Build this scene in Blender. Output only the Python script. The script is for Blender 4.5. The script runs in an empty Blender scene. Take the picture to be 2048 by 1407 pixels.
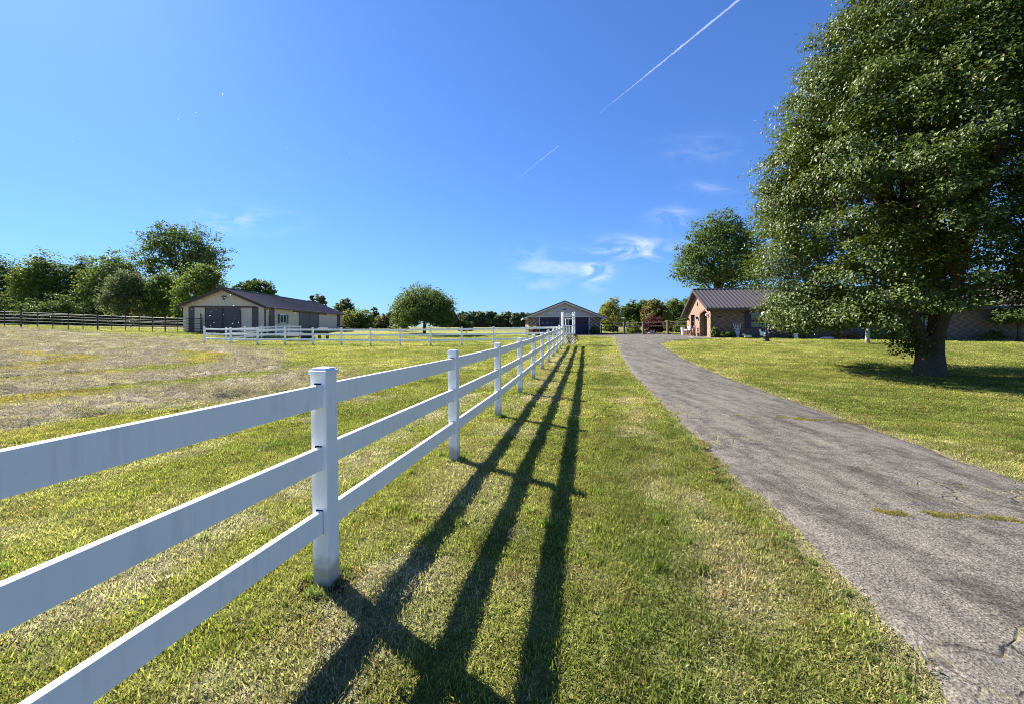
import bpy, bmesh, math, random
import numpy as np
from mathutils import Vector, Matrix
R = math.radians
rng = np.random.default_rng(7)
random.seed(7)
scene = bpy.context.scene
COL = scene.collection

# ------------------------------------------------------------------ camera facts
F, CX, HY, EYE = 775.0, 1024.0, 654.0, 1.65

# ------------------------------------------------------------------ numpy noise
def _hash(i, j, seed):
    h = (i * 374761393 + j * 668265263 + seed * 974634481) & 0xFFFFFFFF
    h = ((h ^ (h >> 13)) * 1274126177) & 0xFFFFFFFF
    return ((h ^ (h >> 16)) & 0xFFFF) / 65535.0
def vnoise(x, y, seed=0):
    x = np.asarray(x, float); y = np.asarray(y, float)
    i = np.floor(x).astype(np.int64); j = np.floor(y).astype(np.int64)
    fx, fy = x - i, y - j
    fx = fx * fx * (3 - 2 * fx); fy = fy * fy * (3 - 2 * fy)
    a, b = _hash(i, j, seed), _hash(i + 1, j, seed)
    c, d = _hash(i, j + 1, seed), _hash(i + 1, j + 1, seed)
    return (a * (1 - fx) + b * fx) * (1 - fy) + (c * (1 - fx) + d * fx) * fy
def fbm(x, y, seed=0, oct=3):
    s = 0; a = .5; t = 0
    for o in range(oct):
        s = s + a * vnoise(x * 2 ** o, y * 2 ** o, seed + o * 17); t += a; a *= .5
    return s / t
def sstep(a, b, x):
    t = np.clip((np.asarray(x, float) - a) / (b - a), 0, 1)
    return t * t * (3 - 2 * t)

# ------------------------------------------------------------------ terrain
CP = np.array([
 (0,-20,0),(-40,-20,.1),(40,-20,0),(-3,-5,0),(3,-5,0),(0,0,0),(4,2,0),(-5,2,.02),
 (-1.18,2.48,.02),(-.78,4.87,-.02),(-.39,7.26,-.027),(.07,9.65,0),(.51,12.05,.03),(.98,14.4,.06),
 (1.43,16.8,.14),(1.93,19.2,.18),(2.4,21.6,.21),(2.9,24,.28),(3.43,26.4,.37),
 (5.4,4,0),(6,12,.04),(13.5,12.5,.07),(8,18,.15),(12,32,.58),(18,27.6,.62),(17,33,.75),(18.2,40,.78),
 (43,29,.58),(30,20,.35),(10,4,0),(20,8,.05),(35,5,.1),(30,-5,0),
 (7,50,.62),(0,50,.62),(12,50,.66),(11,40,.64),(6,34,.5),(-10.7,47,.84),(25,60,.9),(0,75,1.0),
 (-25.5,32.2,.26),(-9,30,.2),(0,28.5,.33),(-17,31,.22),(-25.5,36.9,.40),(-25,41.5,.45),(-25,47,.52),(-27.8,43,1.0),(-36,42,1.1),(-29,66,1.2),(-22,58,.95),
 (-19,44,.7),(-46,35,1.55),(-62,28,1.55),(-26,20,.36),(-36,26,.8),(-12,16,.1),(-8,6,.03),(-20,8,.15),(-40,12,.6),(-60,5,.7),
 (-7,22,.12),(-100,60,1.7),(100,60,1.2),(0,120,1.35),(-90,120,1.55),(90,120,1.35),(-120,0,1.2),(120,0,.7),
], float)
_S = 40.0
_P = CP[:, :2] / _S
def _phi(r2): return np.where(r2 > 1e-12, .5 * r2 * np.log(np.maximum(r2, 1e-12)), 0.0)
_n = len(_P)
_d2 = ((_P[:, None] - _P[None]) ** 2).sum(-1)
_K = _phi(_d2) + np.eye(_n) * 2e-3
_Q = np.hstack([np.ones((_n, 1)), _P])
_A = np.block([[_K, _Q], [_Q.T, np.zeros((3, 3))]])
_W = np.linalg.solve(_A, np.concatenate([CP[:, 2], np.zeros(3)]))
def terr(x, y):
    x = np.asarray(x, float); y = np.asarray(y, float)
    sh = np.broadcast(x, y).shape
    q = np.stack([np.broadcast_to(x, sh).ravel(), np.broadcast_to(y, sh).ravel()], 1) / _S
    out = np.empty(len(q))
    for s in range(0, len(q), 40000):
        b = q[s:s + 40000]
        d2 = ((b[:, None] - _P[None]) ** 2).sum(-1)
        out[s:s + 40000] = _phi(d2) @ _W[:_n] + _W[_n] + b @ _W[_n + 1:]
    r = np.hypot(q[:, 0], q[:, 1]) * _S
    t = sstep(95, 190, r)
    out = out * (1 - t) + 1.5 * t
    return out.reshape(sh)
def tz(x, y): return float(terr(x, y))
def at(px, Y, dz=0.0):
    X = (px - CX) / F * Y
    return Vector((X, Y, tz(X, Y) + dz))
def gp(px, py):
    u, v = (px - CX) / F, (HY - py) / F
    Ys = np.linspace(.8, 90, 900)
    g = EYE + v * Ys - terr(u * Ys, Ys)
    k = np.argmax(g < 0) if (g < 0).any() else len(Ys) - 1
    if k > 0:
        a, b = g[k - 1], g[k]
        Y = Ys[k - 1] + (Ys[k] - Ys[k - 1]) * a / (a - b + 1e-9)
    else: Y = Ys[k]
    return at(px, float(Y))

# ------------------------------------------------------------------ mesh builder
class MB:
    def __init__(s): s.v = []; s.f = []; s.m = []
    def add(s, vs, fs, m=0):
        o = len(s.v); s.v += [tuple(q) for q in vs]
        for f in fs: s.f.append(tuple(i + o for i in f)); s.m.append(m)
    def box(s, c, d, m=0, rz=0.0, rot=None):
        M = rot if rot is not None else Matrix.Rotation(rz, 3, 'Z')
        c = Vector(c); vs = []
        for k in (-1, 1):
            for j in (-1, 1):
                for i in (-1, 1):
                    vs.append(c + M @ Vector((i * d[0] / 2, j * d[1] / 2, k * d[2] / 2)))
        s.add(vs, [(0,2,3,1),(4,5,7,6),(0,1,5,4),(2,6,7,3),(0,4,6,2),(1,3,7,5)], m)
    def quad(s, a, b, c, d, m=0): s.add([a, b, c, d], [(0, 1, 2, 3)], m)
    def tube(s, pts, rad, seg=8, m=0, cap=True):
        pts = [Vector(p) for p in pts]; n = len(pts)
        if not hasattr(rad, '__len__'): rad = [rad] * n
        vs = []; up = None
        for i, p in enumerate(pts):
            t = (pts[min(i + 1, n - 1)] - pts[max(i - 1, 0)]).normalized()
            if up is None:
                up = t.cross(Vector((1, 0, 0)) if abs(t.x) < .8 else Vector((0, 1, 0))).normalized()
            up = (up - t * up.dot(t)).normalized(); w = t.cross(up)
            for k in range(seg):
                a = 2 * math.pi * k / seg
                vs.append(p + (up * math.cos(a) + w * math.sin(a)) * rad[i])
        fs = []
        for i in range(n - 1):
            for k in range(seg):
                k2 = (k + 1) % seg
                fs.append((i*seg+k, i*seg+k2, (i+1)*seg+k2, (i+1)*seg+k))
        if cap:
            fs.append(tuple(range(seg - 1, -1, -1))); fs.append(tuple((n-1)*seg+k for k in range(seg)))
        s.add(vs, fs, m)
    def lathe(s, prof, seg=14, c=(0, 0, 0), m=0):
        vs = []; n = len(prof)
        for r, z in prof:
            for k in range(seg):
                a = 2 * math.pi * k / seg
                vs.append((c[0] + r * math.cos(a), c[1] + r * math.sin(a), c[2] + z))
        fs = []
        for i in range(n - 1):
            for k in range(seg):
                k2 = (k + 1) % seg
                fs.append((i*seg+k, i*seg+k2, (i+1)*seg+k2, (i+1)*seg+k))
        fs.append(tuple(range(seg - 1, -1, -1))); fs.append(tuple((n-1)*seg+k for k in range(seg)))
        s.add(vs, fs, m)
    def ball(s, c, r, m=0, seg=12, rings=8):
        if not hasattr(r, '__len__'): r = (r, r, r)
        vs = [(c[0], c[1], c[2] - r[2])]
        for i in range(1, rings):
            t = math.pi * i / rings
            for k in range(seg):
                a = 2 * math.pi * k / seg
                vs.append((c[0] + r[0]*math.sin(t)*math.cos(a), c[1] + r[1]*math.sin(t)*math.sin(a), c[2] - r[2]*math.cos(t)))
        vs.append((c[0], c[1], c[2] + r[2])); L = len(vs) - 1
        fs = [(0, 1 + (k + 1) % seg, 1 + k) for k in range(seg)]
        for i in range(rings - 2):
            for k in range(seg):
                k2 = (k + 1) % seg; o = 1 + i * seg
                fs.append((o + k, o + k2, o + seg + k2, o + seg + k))
        o = 1 + (rings - 2) * seg
        fs += [(o + k, o + (k + 1) % seg, L) for k in range(seg)]
        s.add(vs, fs, m)
    def prism(s, poly, y0, y1, m=0):      # polygon in (x,z), extruded along y
        n = len(poly)
        vs = [(x, y0, z) for x, z in poly] + [(x, y1, z) for x, z in poly]
        fs = [tuple(range(n)), tuple(range(2*n-1, n-1, -1))] + [(i, i + n, (i+1) % n + n, (i+1) % n) for i in range(n)]
        s.add(vs, fs, m)
    def build(s, name, mats, parent=None, smooth=False, bevel=0.0, loc=None):
        me = bpy.data.meshes.new(name); me.from_pydata(s.v, [], s.f)
        if not isinstance(mats, (list, tuple)): mats = [mats]
        for q in mats: me.materials.append(q)
        me.polygons.foreach_set('material_index', s.m)
        bm = bmesh.new(); bm.from_mesh(me); bmesh.ops.recalc_face_normals(bm, faces=bm.faces); bm.to_mesh(me); bm.free()
        if smooth: me.polygons.foreach_set('use_smooth', [True] * len(me.polygons))
        o = bpy.data.objects.new(name, me); COL.objects.link(o)
        if parent is not None: o.parent = parent
        if loc is not None: o.location = loc
        if bevel:
            b = o.modifiers.new('bevel', 'BEVEL'); b.width = bevel; b.segments = 2; b.limit_method = 'ANGLE'; b.angle_limit = R(40)
        return o
def tag(o, label=None, cat=None, group=None, kind=None):
    if label: o['label'] = label
    if cat: o['category'] = cat
    if group: o['group'] = group
    if kind: o['kind'] = kind
    return o
def thing(name, label, cat, loc=(0, 0, 0), rz=0.0, group=None):
    o = bpy.data.objects.new(name, None); COL.objects.link(o)
    o.empty_display_size = .2
    o.location = loc; o.rotation_euler = (0, 0, rz)
    return tag(o, label, cat, group)
def np_mesh(name, V, Fc, nper, mats, attrs=None):
    me = bpy.data.meshes.new(name)
    nv, nf = len(V), len(Fc)
    me.vertices.add(nv); me.vertices.foreach_set('co', np.ascontiguousarray(V, np.float32).ravel())
    me.loops.add(nf * nper); me.loops.foreach_set('vertex_index', np.ascontiguousarray(Fc, np.int32).ravel())
    me.polygons.add(nf); me.polygons.foreach_set('loop_start', np.arange(0, nf * nper, nper, dtype=np.int32))
    me.update(calc_edges=True)
    for k, (typ, arr) in (attrs or {}).items():
        a = me.attributes.new(k, typ, 'POINT')
        if typ == 'FLOAT': a.data.foreach_set('value', np.ascontiguousarray(arr, np.float32).ravel())
        elif typ == 'FLOAT_COLOR': a.data.foreach_set('color', np.ascontiguousarray(arr, np.float32).ravel())
        elif typ == 'FLOAT_VECTOR': a.data.foreach_set('vector', np.ascontiguousarray(arr, np.float32).ravel())
        elif typ == 'INT': a.data.foreach_set('value', np.ascontiguousarray(arr, np.int32).ravel())
    for q in mats: me.materials.append(q)
    return me

# ------------------------------------------------------------------ materials
class NT:
    def __init__(s, m): s.t = m.node_tree; s.n = s.t.nodes; s.l = s.t.links
    def new(s, typ, **kw):
        n = s.n.new(typ)
        for k, v in kw.items():
            if k.startswith('i_'):
                key = k[2:]
                key = int(key) if key.isdigit() else key.replace('_', ' ')
                n.inputs[key].default_value = v
            else: setattr(n, k, v)
        return n
    def link(s, a, b): s.l.new(a, b)
    def math(s, op, a, b=None, c=None):
        n = s.n.new('ShaderNodeMath'); n.operation = op
        for i, q in enumerate((a, b, c)):
            if q is None: continue
            if hasattr(q, 'links'): s.l.new(q, n.inputs[i])
            else: n.inputs[i].default_value = q
        return n.outputs[0]
    def mix(s, fac, a, b, blend='MIX'):
        n = s.n.new('ShaderNodeMix'); n.data_type = 'RGBA'; n.blend_type = blend
        for idx, q in ((0, fac), (6, a), (7, b)):
            if hasattr(q, 'links'): s.l.new(q, n.inputs[idx])
            elif idx == 0: n.inputs[0].default_value = q
            else: n.inputs[idx].default_value = (*q[:3], 1)
        return n.outputs[2]
    def noise(s, vec, scale, detail=3, rough=.55):
        n = s.n.new('ShaderNodeTexNoise'); n.inputs['Scale'].default_value = scale
        n.inputs['Detail'].default_value = detail; n.inputs['Roughness'].default_value = rough
        if vec is not None: s.l.new(vec, n.inputs['Vector'])
        return n.outputs['Fac']
    def ramp(s, fac, stops):
        n = s.n.new('ShaderNodeValToRGB'); e = n.color_ramp.elements
        while len(e) < len(stops): e.new(.5)
        for q, (p, c) in zip(e, stops):
            q.position = p; q.color = (*c[:3], 1) if hasattr(c, '__len__') else (c, c, c, 1)
        s.l.new(fac, n.inputs[0]); return n.outputs[0]
    def bump(s, h, strength=.5, dist=.01):
        n = s.n.new('ShaderNodeBump'); n.inputs['Strength'].default_value = strength; n.inputs['Distance'].default_value = dist
        s.l.new(h, n.inputs['Height']); return n.outputs[0]
def new_mat(name):
    m = bpy.data.materials.new(name); m.use_nodes = True
    nt = NT(m); b = nt.n['Principled BSDF']
    return m, nt, b
def simple(name, col, rough=.6, var=.15, scale=6.0, bump=0.0, metal=0.0, spec=.4, bscale=None):
    m, nt, b = new_mat(name)
    g = nt.new('ShaderNodeNewGeometry')
    f = nt.noise(g.outputs['Position'], scale, 4)
    c = nt.mix(f, [q * (1 - var) for q in col], [min(1, q * (1 + var)) for q in col])
    nt.link(c, b.inputs['Base Color'])
    b.inputs['Roughness'].default_value = rough; b.inputs['Metallic'].default_value = metal
    b.inputs['Specular IOR Level'].default_value = spec
    if bump:
        h = nt.noise(g.outputs['Position'], bscale or scale * 4, 4)
        nt.link(nt.bump(h, 1.0, bump), b.inputs['Normal'])
    return m
def foliage(name, dark, light, rough=.6, transl=.35, spec=.22, hue=None):
    m, nt, b = new_mat(name)
    a = nt.new('ShaderNodeAttribute', attribute_name='rnd')
    c = nt.mix(a.outputs['Fac'], dark, light)
    if hue:
        f = nt.ramp(a.outputs['Fac'], [(.86, 0.0), (.97, 1.0)])
        c = nt.mix(f, c, hue)
    nt.link(c, b.inputs['Base Color']); b.inputs['Roughness'].default_value = rough
    b.inputs['Specular IOR Level'].default_value = spec
    t = nt.new('ShaderNodeBsdfTranslucent')
    nt.link(nt.mix(.45, c, (light[0] * 1.5, light[1] * 1.45, light[2] * .8)), t.inputs['Color'])
    mx = nt.new('ShaderNodeMixShader'); mx.inputs[0].default_value = transl
    nt.link(b.outputs[0], mx.inputs[1]); nt.link(t.outputs[0], mx.inputs[2])
    nt.link(mx.outputs[0], nt.n['Material Output'].inputs['Surface'])
    return m
M = {}
def vinyl(post=False):
    m, nt, b = new_mat('white post vinyl' if post else 'white vinyl')
    g = nt.new('ShaderNodeNewGeometry'); pos = g.outputs['Position']
    mp = nt.new('ShaderNodeMapping'); mp.inputs['Scale'].default_value = (14, 14, 1.1); nt.link(pos, mp.inputs[0])
    streak = nt.ramp(nt.noise(mp.outputs[0], 2.0, 4, .6), [(.50, 0.0), (.72, 1.0)])
    blot = nt.ramp(nt.noise(pos, 2.3, 3), [(.40, 0.0), (.62, 1.0)])
    d = nt.math('MULTIPLY', streak, blot)
    speck = nt.ramp(nt.noise(pos, 38, 2), [(.72, 0.0), (.8, 1.0)])
    d = nt.math('MAXIMUM', nt.math('MULTIPLY', d, .26), nt.math('MULTIPLY', speck, .35))
    c = nt.mix(d, (.90, .89, .86), (.30, .31, .28))
    if post:
        tc = nt.new('ShaderNodeTexCoord'); sz = nt.new('ShaderNodeSeparateXYZ'); nt.link(tc.outputs['Object'], sz.inputs[0])
        mud = nt.math('MULTIPLY', nt.ramp(nt.math('ADD', sz.outputs[2], nt.math('MULTIPLY', nt.noise(pos, 12, 4), -.22)), [(0.0, 1.0), (.10, 0.0)]), .75)
        c = nt.mix(mud, c, (.30, .26, .17))
    nt.link(c, b.inputs['Base Color'])
    b.inputs['Roughness'].default_value = .42
    nt.link(nt.bump(nt.noise(pos, 9, 3), .25, .0015), b.inputs['Normal'])
    return m
M['vinyl'] = vinyl(); M['vinyl_post'] = vinyl(True)
M['cap'] = simple('white cap vinyl', (.8, .81, .82), .4, .05)
M['dark'] = simple('dark gap', (.012, .012, .014), .7)
M['bark'] = simple('grey brown bark', (.115, .085, .062), .95, .45, 9, .03, spec=.1, bscale=22)
M['bark_pale'] = simple('pale peeling bark', (.42, .38, .33), .9, .5, 14, .01, spec=.1)
M['pipe'] = simple('dark pipe metal', (.06, .05, .048), .55, .3)
M['brown_metal'] = simple('dark brown sheet metal', (.078, .065, .061), .42, .12, 3)
M['trim_brown'] = simple('brown trim paint', (.06, .035, .03), .5, .15)
M['trim_white'] = simple('white trim paint', (.68, .66, .64), .5, .08)
M['fascia'] = simple('pale fascia board', (.58, .53, .50), .6, .1)
M['siding_pale'] = None
M['navy'] = simple('purple navy paint', (.022, .012, .062), .4, .2, 3)
M['glass'] = simple('dark window glass', (.012, .014, .018), .06, .1, spec=.8)
M['black'] = simple('black painted metal', (.014, .014, .017), .38, .2)
M['globe'] = simple('white lamp globe', (.85, .84, .82), .25, .03)
M['wood'] = simple('weathered wood', (.16, .10, .065), .8, .3, 12, .004)
M['dwood'] = simple('dark stained wood', (.045, .027, .02), .8, .35, 12, .004)
M['white'] = simple('white painted wood', (.88, .87, .85), .55, .08)
M['red'] = simple('dull red paint', (.28, .05, .04), .6, .2)
M['concrete'] = simple('pale concrete', (.42, .38, .33), .9, .15, 8, .004)
M['stone'] = simple('rough pale stone', (.42, .38, .38), .9, .35, 5, .03)
M['post_stone'] = simple('old grey brown timber', (.16, .12, .09), .9, .4, 9, .01)
M['black_rubber'] = simple('black plastic tub', (.01, .01, .014), .5, .2)
M['soil'] = simple('turned brown soil', (.05, .033, .02), 1, .5, 30, .02, spec=.05)

def ribbed(name, col, period, var=.1, rough=.5, depth=.02, duty=.2):
    m, nt, b = new_mat(name)
    tc = nt.new('ShaderNodeTexCoord'); sp = nt.new('ShaderNodeSeparateXYZ'); nt.link(tc.outputs['Object'], sp.inputs[0])
    h = nt.math('ADD', sp.outputs[0], sp.outputs[1])
    fr = nt.math('FRACT', nt.math('DIVIDE', h, period))
    rib = nt.ramp(fr, [(0.0, 1.0), (duty, 1.0), (duty + .06, 0.0), (.94, 0.0)])
    g = nt.new('ShaderNodeNewGeometry')
    c = nt.mix(nt.noise(g.outputs['Position'], 1.5, 4), [q * (1 - var) for q in col], [q * (1 + var) for q in col])
    nt.link(c, b.inputs['Base Color']); b.inputs['Roughness'].default_value = rough
    nt.link(nt.bump(rib, 1.0, depth), b.inputs['Normal'])
    return m
M['tan'] = ribbed('tan ribbed siding', (.64, .52, .39), .3)
M['brownpanel'] = ribbed('dark brown ribbed siding', (.080, .064, .068), .3)
def lap(name, col, period=.2):
    m, nt, b = new_mat(name)
    tc = nt.new('ShaderNodeTexCoord'); sp = nt.new('ShaderNodeSeparateXYZ'); nt.link(tc.outputs['Object'], sp.inputs[0])
    fr = nt.math('FRACT', nt.math('DIVIDE', sp.outputs[2], period))
    g = nt.new('ShaderNodeNewGeometry')
    c = nt.mix(nt.noise(g.outputs['Position'], 2, 4), [q * .93 for q in col], [q * 1.06 for q in col])
    nt.link(c, b.inputs['Base Color']); b.inputs['Roughness'].default_value = .55
    nt.link(nt.bump(nt.math('SUBTRACT', 1.0, fr), 1.0, .03), b.inputs['Normal'])
    return m
M['lap'] = lap('pale lap siding', (.56, .51, .485))
def chevron(name, a, b_, vper, amp, hper, brick=True):
    m, nt, b = new_mat(name)
    tc = nt.new('ShaderNodeTexCoord'); sp = nt.new('ShaderNodeSeparateXYZ'); nt.link(tc.outputs['Object'], sp.inputs[0])
    h = nt.math('ADD', sp.outputs[0], sp.outputs[1]); z = sp.outputs[2]
    zq = nt.math('MULTIPLY', nt.math('FLOOR', nt.math('DIVIDE', z, .075)), .075)
    tri = nt.math('PINGPONG', zq, vper / 2)
    s = nt.math('SUBTRACT', h, nt.math('MULTIPLY', tri, -amp * 2 / vper))
    fr = nt.math('FRACT', nt.math('DIVIDE', s, hper))
    stripe = nt.ramp(fr, [(0.0, 0.0), (.06, 1.0), (.46, 1.0), (.54, 0.0)])
    g = nt.new('ShaderNodeNewGeometry')
    bt = nt.new('ShaderNodeTexBrick')
    cmb = nt.new('ShaderNodeCombineXYZ'); nt.link(h, cmb.inputs[0]); nt.link(z, cmb.inputs[1]); nt.link(cmb.outputs[0], bt.inputs['Vector'])
    bt.inputs['Scale'].default_value = 1; bt.inputs['Brick Width'].default_value = .2; bt.inputs['Row Height'].default_value = .075
    bt.inputs['Mortar Size'].default_value = .006; bt.inputs['Color1'].default_value = (1.25, 1.2, 1.2, 1); bt.inputs['Color2'].default_value = (.72, .72, .75, 1)
    bt.inputs['Mortar'].default_value = (1.3, 1.3, 1.25, 1)
    c = nt.mix(stripe, a, b_)
    c = nt.mix(.85, c, bt.outputs['Color'], 'MULTIPLY')
    c = nt.mix(nt.math('MULTIPLY', nt.noise(g.outputs['Position'], 1.2, 4), .5), c, [q * .7 for q in a])
    nt.link(c, b.inputs['Base Color']); b.inputs['Roughness'].default_value = .85
    b.inputs['Specular IOR Level'].default_value = .2
    nt.link(nt.bump(bt.outputs['Fac'], -.6, .008), b.inputs['Normal'])
    return m
M['brick_house'] = chevron('brown chevron brick', (.145, .10, .08), (.215, .158, .126), .62, .62, .62)
M['brick_sunlit'] = chevron('sunlit brown chevron brick', (.235, .145, .10), (.37, .25, .175), .62, .62, .62)  # house brick again, gable sunlight put into a lighter, warmer colour
M['brick_garage'] = chevron('mauve chevron brick', (.14, .095, .085), (.44, .335, .30), .9, .62, .56)

M['pear'] = foliage('pear leaves', (.024, .046, .009), (.128, .165, .028), .46, .24, .30, hue=(.21, .17, .045))
M['dark_leaf'] = foliage('dark green leaves', (0.0405, 0.0743, 0.0216), (0.1418, 0.1958, 0.0473))
M['mid_leaf'] = foliage('mid green leaves', (0.0607, 0.108, 0.0243), (0.2025, 0.2565, 0.054))
M['bright_leaf'] = foliage('bright green leaves', (0.081, 0.1418, 0.0243), (0.2295, 0.297, 0.0473))
M['grey_leaf'] = foliage('grey green leaves', (.042, .066, .026), (.17, .20, .09))
M['yellow_leaf'] = foliage('yellow green leaves', (0.135, 0.162, 0.0338), (0.351, 0.351, 0.081))
M['olive_leaf'] = foliage('olive brown leaves', (0.081, 0.0945, 0.027), (0.2295, 0.2025, 0.0675))
M['red_leaf'] = foliage('dark red leaves', (.035, .008, .014), (.13, .035, .04))
M['hazed_leaf'] = foliage('haze tinted far leaves', (0.054, 0.0878, 0.054), (0.162, 0.2025, 0.1013))  # bluish cast of distance haze put into the leaf colour
M['rust_leaf'] = foliage('rusty brown leaves', (0.135, 0.0675, 0.0405), (0.351, 0.2025, 0.1215))
M['lone_leaf'] = foliage('lone tree leaves', (.045, .08, .018), (.18, .235, .06))
M['flower'] = foliage('pale flower heads', (.3, .27, .12), (.6, .55, .3))

# ------------------------------------------------------------------ layout curves
def fence_d(x, y): return (x + 1.184 - .1933 * (y - 2.48)) * .9818
LPX = [(1864,1403),(1800,1308),(1731,1218),(1651,1138),(1593,1079),(1529,1016),(1465,957),(1412,899),(1354,840),(1306,793),(1256,740),(1240,710),(1229,684)]
RPX = [(2048,964),(1943,925),(1837,888),(1710,843),(1625,814),(1540,785),(1465,758),(1375,721),(1338,698),(1322,688)]
_L = [gp(*q) for q in LPX]; _R = [gp(*q) for q in RPX]
LY = [-6.0] + [p.y for p in _L]; LX = [_L[0].x - (_L[2].x - _L[0].x) / (_L[2].y - _L[0].y) * (_L[0].y + 6) * .6] + [p.x for p in _L]
RY = [-6.0, 0.0] + [p.y for p in _R]; RX = [4.6, 4.95] + [p.x for p in _R]
def _mono(Y, X):
    o = [(Y[0], X[0])]
    for y, x in zip(Y[1:], X[1:]):
        if y > o[-1][0] + .05: o.append((y, x))
    return o
_l = _mono(LY, LX); _l = [q for q in _l if q[0] < 37] + [(39.5, 10.4), (42.5, 9.6), (45.0, 7.0), (46.4, 2.6), (49.9, 2.4)]
_r = _mono(RY, RX); _r = [q for q in _r if q[0] < 31.0]
_r = _r + [(31.2, 13.2), (31.5, 15.5), (31.65, 19.5), (31.8, 22.0), (32.6, 22.0), (32.9, 17.2), (39.5, 18.0), (49.9, 18.4)]
def dL(y): return np.interp(y, [q[0] for q in _l], [q[1] for q in _l])
def dR(y): return np.interp(y, [q[0] for q in _r], [q[1] for q in _r])
def on_drive(x, y, pad=0.0):
    return (y < 49.9) & (x > dL(y) + pad) & (x < dR(y) - pad)

G_ = np.array((.175, .205, .046)); YG = np.array((.365, .355, .098)); ST = np.array((.42, .36, .215)); BR = np.array((.21, .145, .065)); HY_ = np.array((.47, .42, .305))
def hay_field(x, y):
    """amount of cut hay (0..1), and windrow phase"""
    wx = x + 2.6 * (fbm(x * .22, y * .22, 5) - .5); wy = y + 2.6 * (fbm(x * .22, y * .22, 9) - .5)
    r = np.sqrt(((wx + 25) / 19.8) ** 2 + ((wy - 14.2) / 14.6) ** 2)
    ext = np.maximum(1 - sstep(.94, 1.12, r), sstep(-22, -28, wx) * sstep(36, 33, y - .0 * x) * sstep(2, 5, y))
    ext = ext * (1 - sstep(-1.8, 1.2, .756 * (wx + 7.4) + .654 * (wy - 14.9)))
    ring = .5 + .5 * np.cos(r * 2 * math.pi / .235 + 5.95)
    ring = np.maximum(ring, np.where(r > .90, .45, 0) + .9 * (fbm(x * .22, y * .35, 61) - .50))
    amt = ext * (.03 + .97 * sstep(.34, .58, ring + .40 * (fbm(x * .6, y * .6, 21) - .5)))
    return amt, ring, ext
def hay_strip(x, y):
    d = fence_d(x, y)
    w = np.exp(-((d + 1.25 + .3 * (fbm(x * .7, y * .7, 3) - .5)) / .33) ** 2) * sstep(.42, .62, fbm(x * 1.1, y * 1.1, 33))
    w2 = np.exp(-((d - .35) / .45) ** 2) * sstep(.45, .62, fbm(x * 1.3, y * 1.3, 35)) * .7
    w3 = np.exp(-((d + 3.2) / .5) ** 2) * sstep(.45, .6, fbm(x * .8, y * .8, 37)) * .8
    return np.clip(w + w2 + w3, 0, 1) * (y < 24)
def lerp(a, b, t): return a * (1 - t[..., None]) + b * t[..., None]
def grass_color(x, y):
    n1 = fbm(x * .35, y * .35, 1); n2 = fbm(x * 1.6, y * 1.6, 2); n3 = fbm(x * .09, y * .09, 4); n4 = fbm(x * 5, y * 5, 6)
    d = fence_d(x, y); e = dL(y) - x; eR = x - dR(y)
    right = sstep(-1, 1, eR) * (y < 50)
    yel = .46 + 1.3 * (n1 - .5) + .9 * (n2 - .5) + .6 * (n3 - .5) + .15 * sstep(6, 26, y)
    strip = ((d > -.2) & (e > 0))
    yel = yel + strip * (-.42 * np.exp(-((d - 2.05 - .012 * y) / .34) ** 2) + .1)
    mow = .5 + .5 * np.sin((x * .25 + y * .97) * 2 * math.pi / 1.15 + 1.5 * n1)
    yel = yel + right * (.28 * (mow - .5)) - right * .12
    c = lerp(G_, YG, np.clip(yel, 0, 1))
    s = sstep(.60, .86, n2 * .55 + n4 * .25 + .2 * n1 + strip * (.17 * np.exp(-((e - .75) / .42) ** 2) + .14 * np.exp(-((d - .45) / .5) ** 2)) + .05)
    s = np.maximum(s, .75 * np.exp(-(e / .10) ** 2) * (y < 40)); s = np.maximum(s, .75 * np.exp(-(eR / .16) ** 2) * (y < 31))
    c = lerp(c, ST, np.clip(s * .85, 0, 1))
    c = lerp(c, BR, np.clip(.6 * sstep(.66, .8, n4 * .5 + n2 * .5) * (strip | (np.abs(d) < .8)), 0, 1))
    hs = hay_strip(x, y)
    c = lerp(c, HY_, np.clip(hs * .8, 0, 1))
    amt, ring, ext = hay_field(x, y)
    gap = ext * (1 - sstep(.3, .55, ring))
    c = lerp(c, np.array((.34, .245, .08)), np.clip(gap * sstep(.45, .62, n1) * .75, 0, 1))
    c = lerp(c, HY_ * np.array((.98, .95, .92)), np.clip(amt * .93, 0, 1))
    return c

# ------------------------------------------------------------------ ground sheet
def spaced(lo, hi, fine_lo, fine_hi, step, grow=1.09, big=60):
    c = list(np.arange(fine_lo, fine_hi + step / 2, step))
    s = step; v = c[-1]
    while v < hi: s = min(s * grow, big); v += s; c.append(v)
    s = step; v = c[0]; pre = []
    while v > lo: s = min(s * grow, big); v -= s; pre.append(v)
    return np.array(pre[::-1] + c)
gx = spaced(-1600, 1600, -20, 9, .12); gy = spaced(-60, 1800, .6, 20, .12, 1.035)
GX, GY = np.meshgrid(gx, gy)
GZ = terr(GX, GY)
amt, ring, ext = hay_field(GX, GY)
lump = fbm(GX * 1.7, GY * 2.4, 51, 4); fine = fbm(GX * 5.5, GY * 6.5, 57, 2)
GZ = GZ + np.where((GY < 45) & (np.abs(GX) < 80), ext * (.02 + amt * (.28 * (lump - .42) + .17 * (fine - .5)) + .08 * ring) + .012 * (fine - .5) + .025 * (lump - .5) * (1 - ext), 0)
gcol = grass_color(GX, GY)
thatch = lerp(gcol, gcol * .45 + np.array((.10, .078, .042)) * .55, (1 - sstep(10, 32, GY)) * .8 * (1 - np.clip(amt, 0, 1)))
farfield = sstep(56, 75, GY + .25 * np.abs(GX))
thatch = lerp(thatch, np.array((.22, .21, .075)) * (.75 + .5 * fbm(GX * .05, GY * .25, 71))[..., None], farfield)
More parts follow.
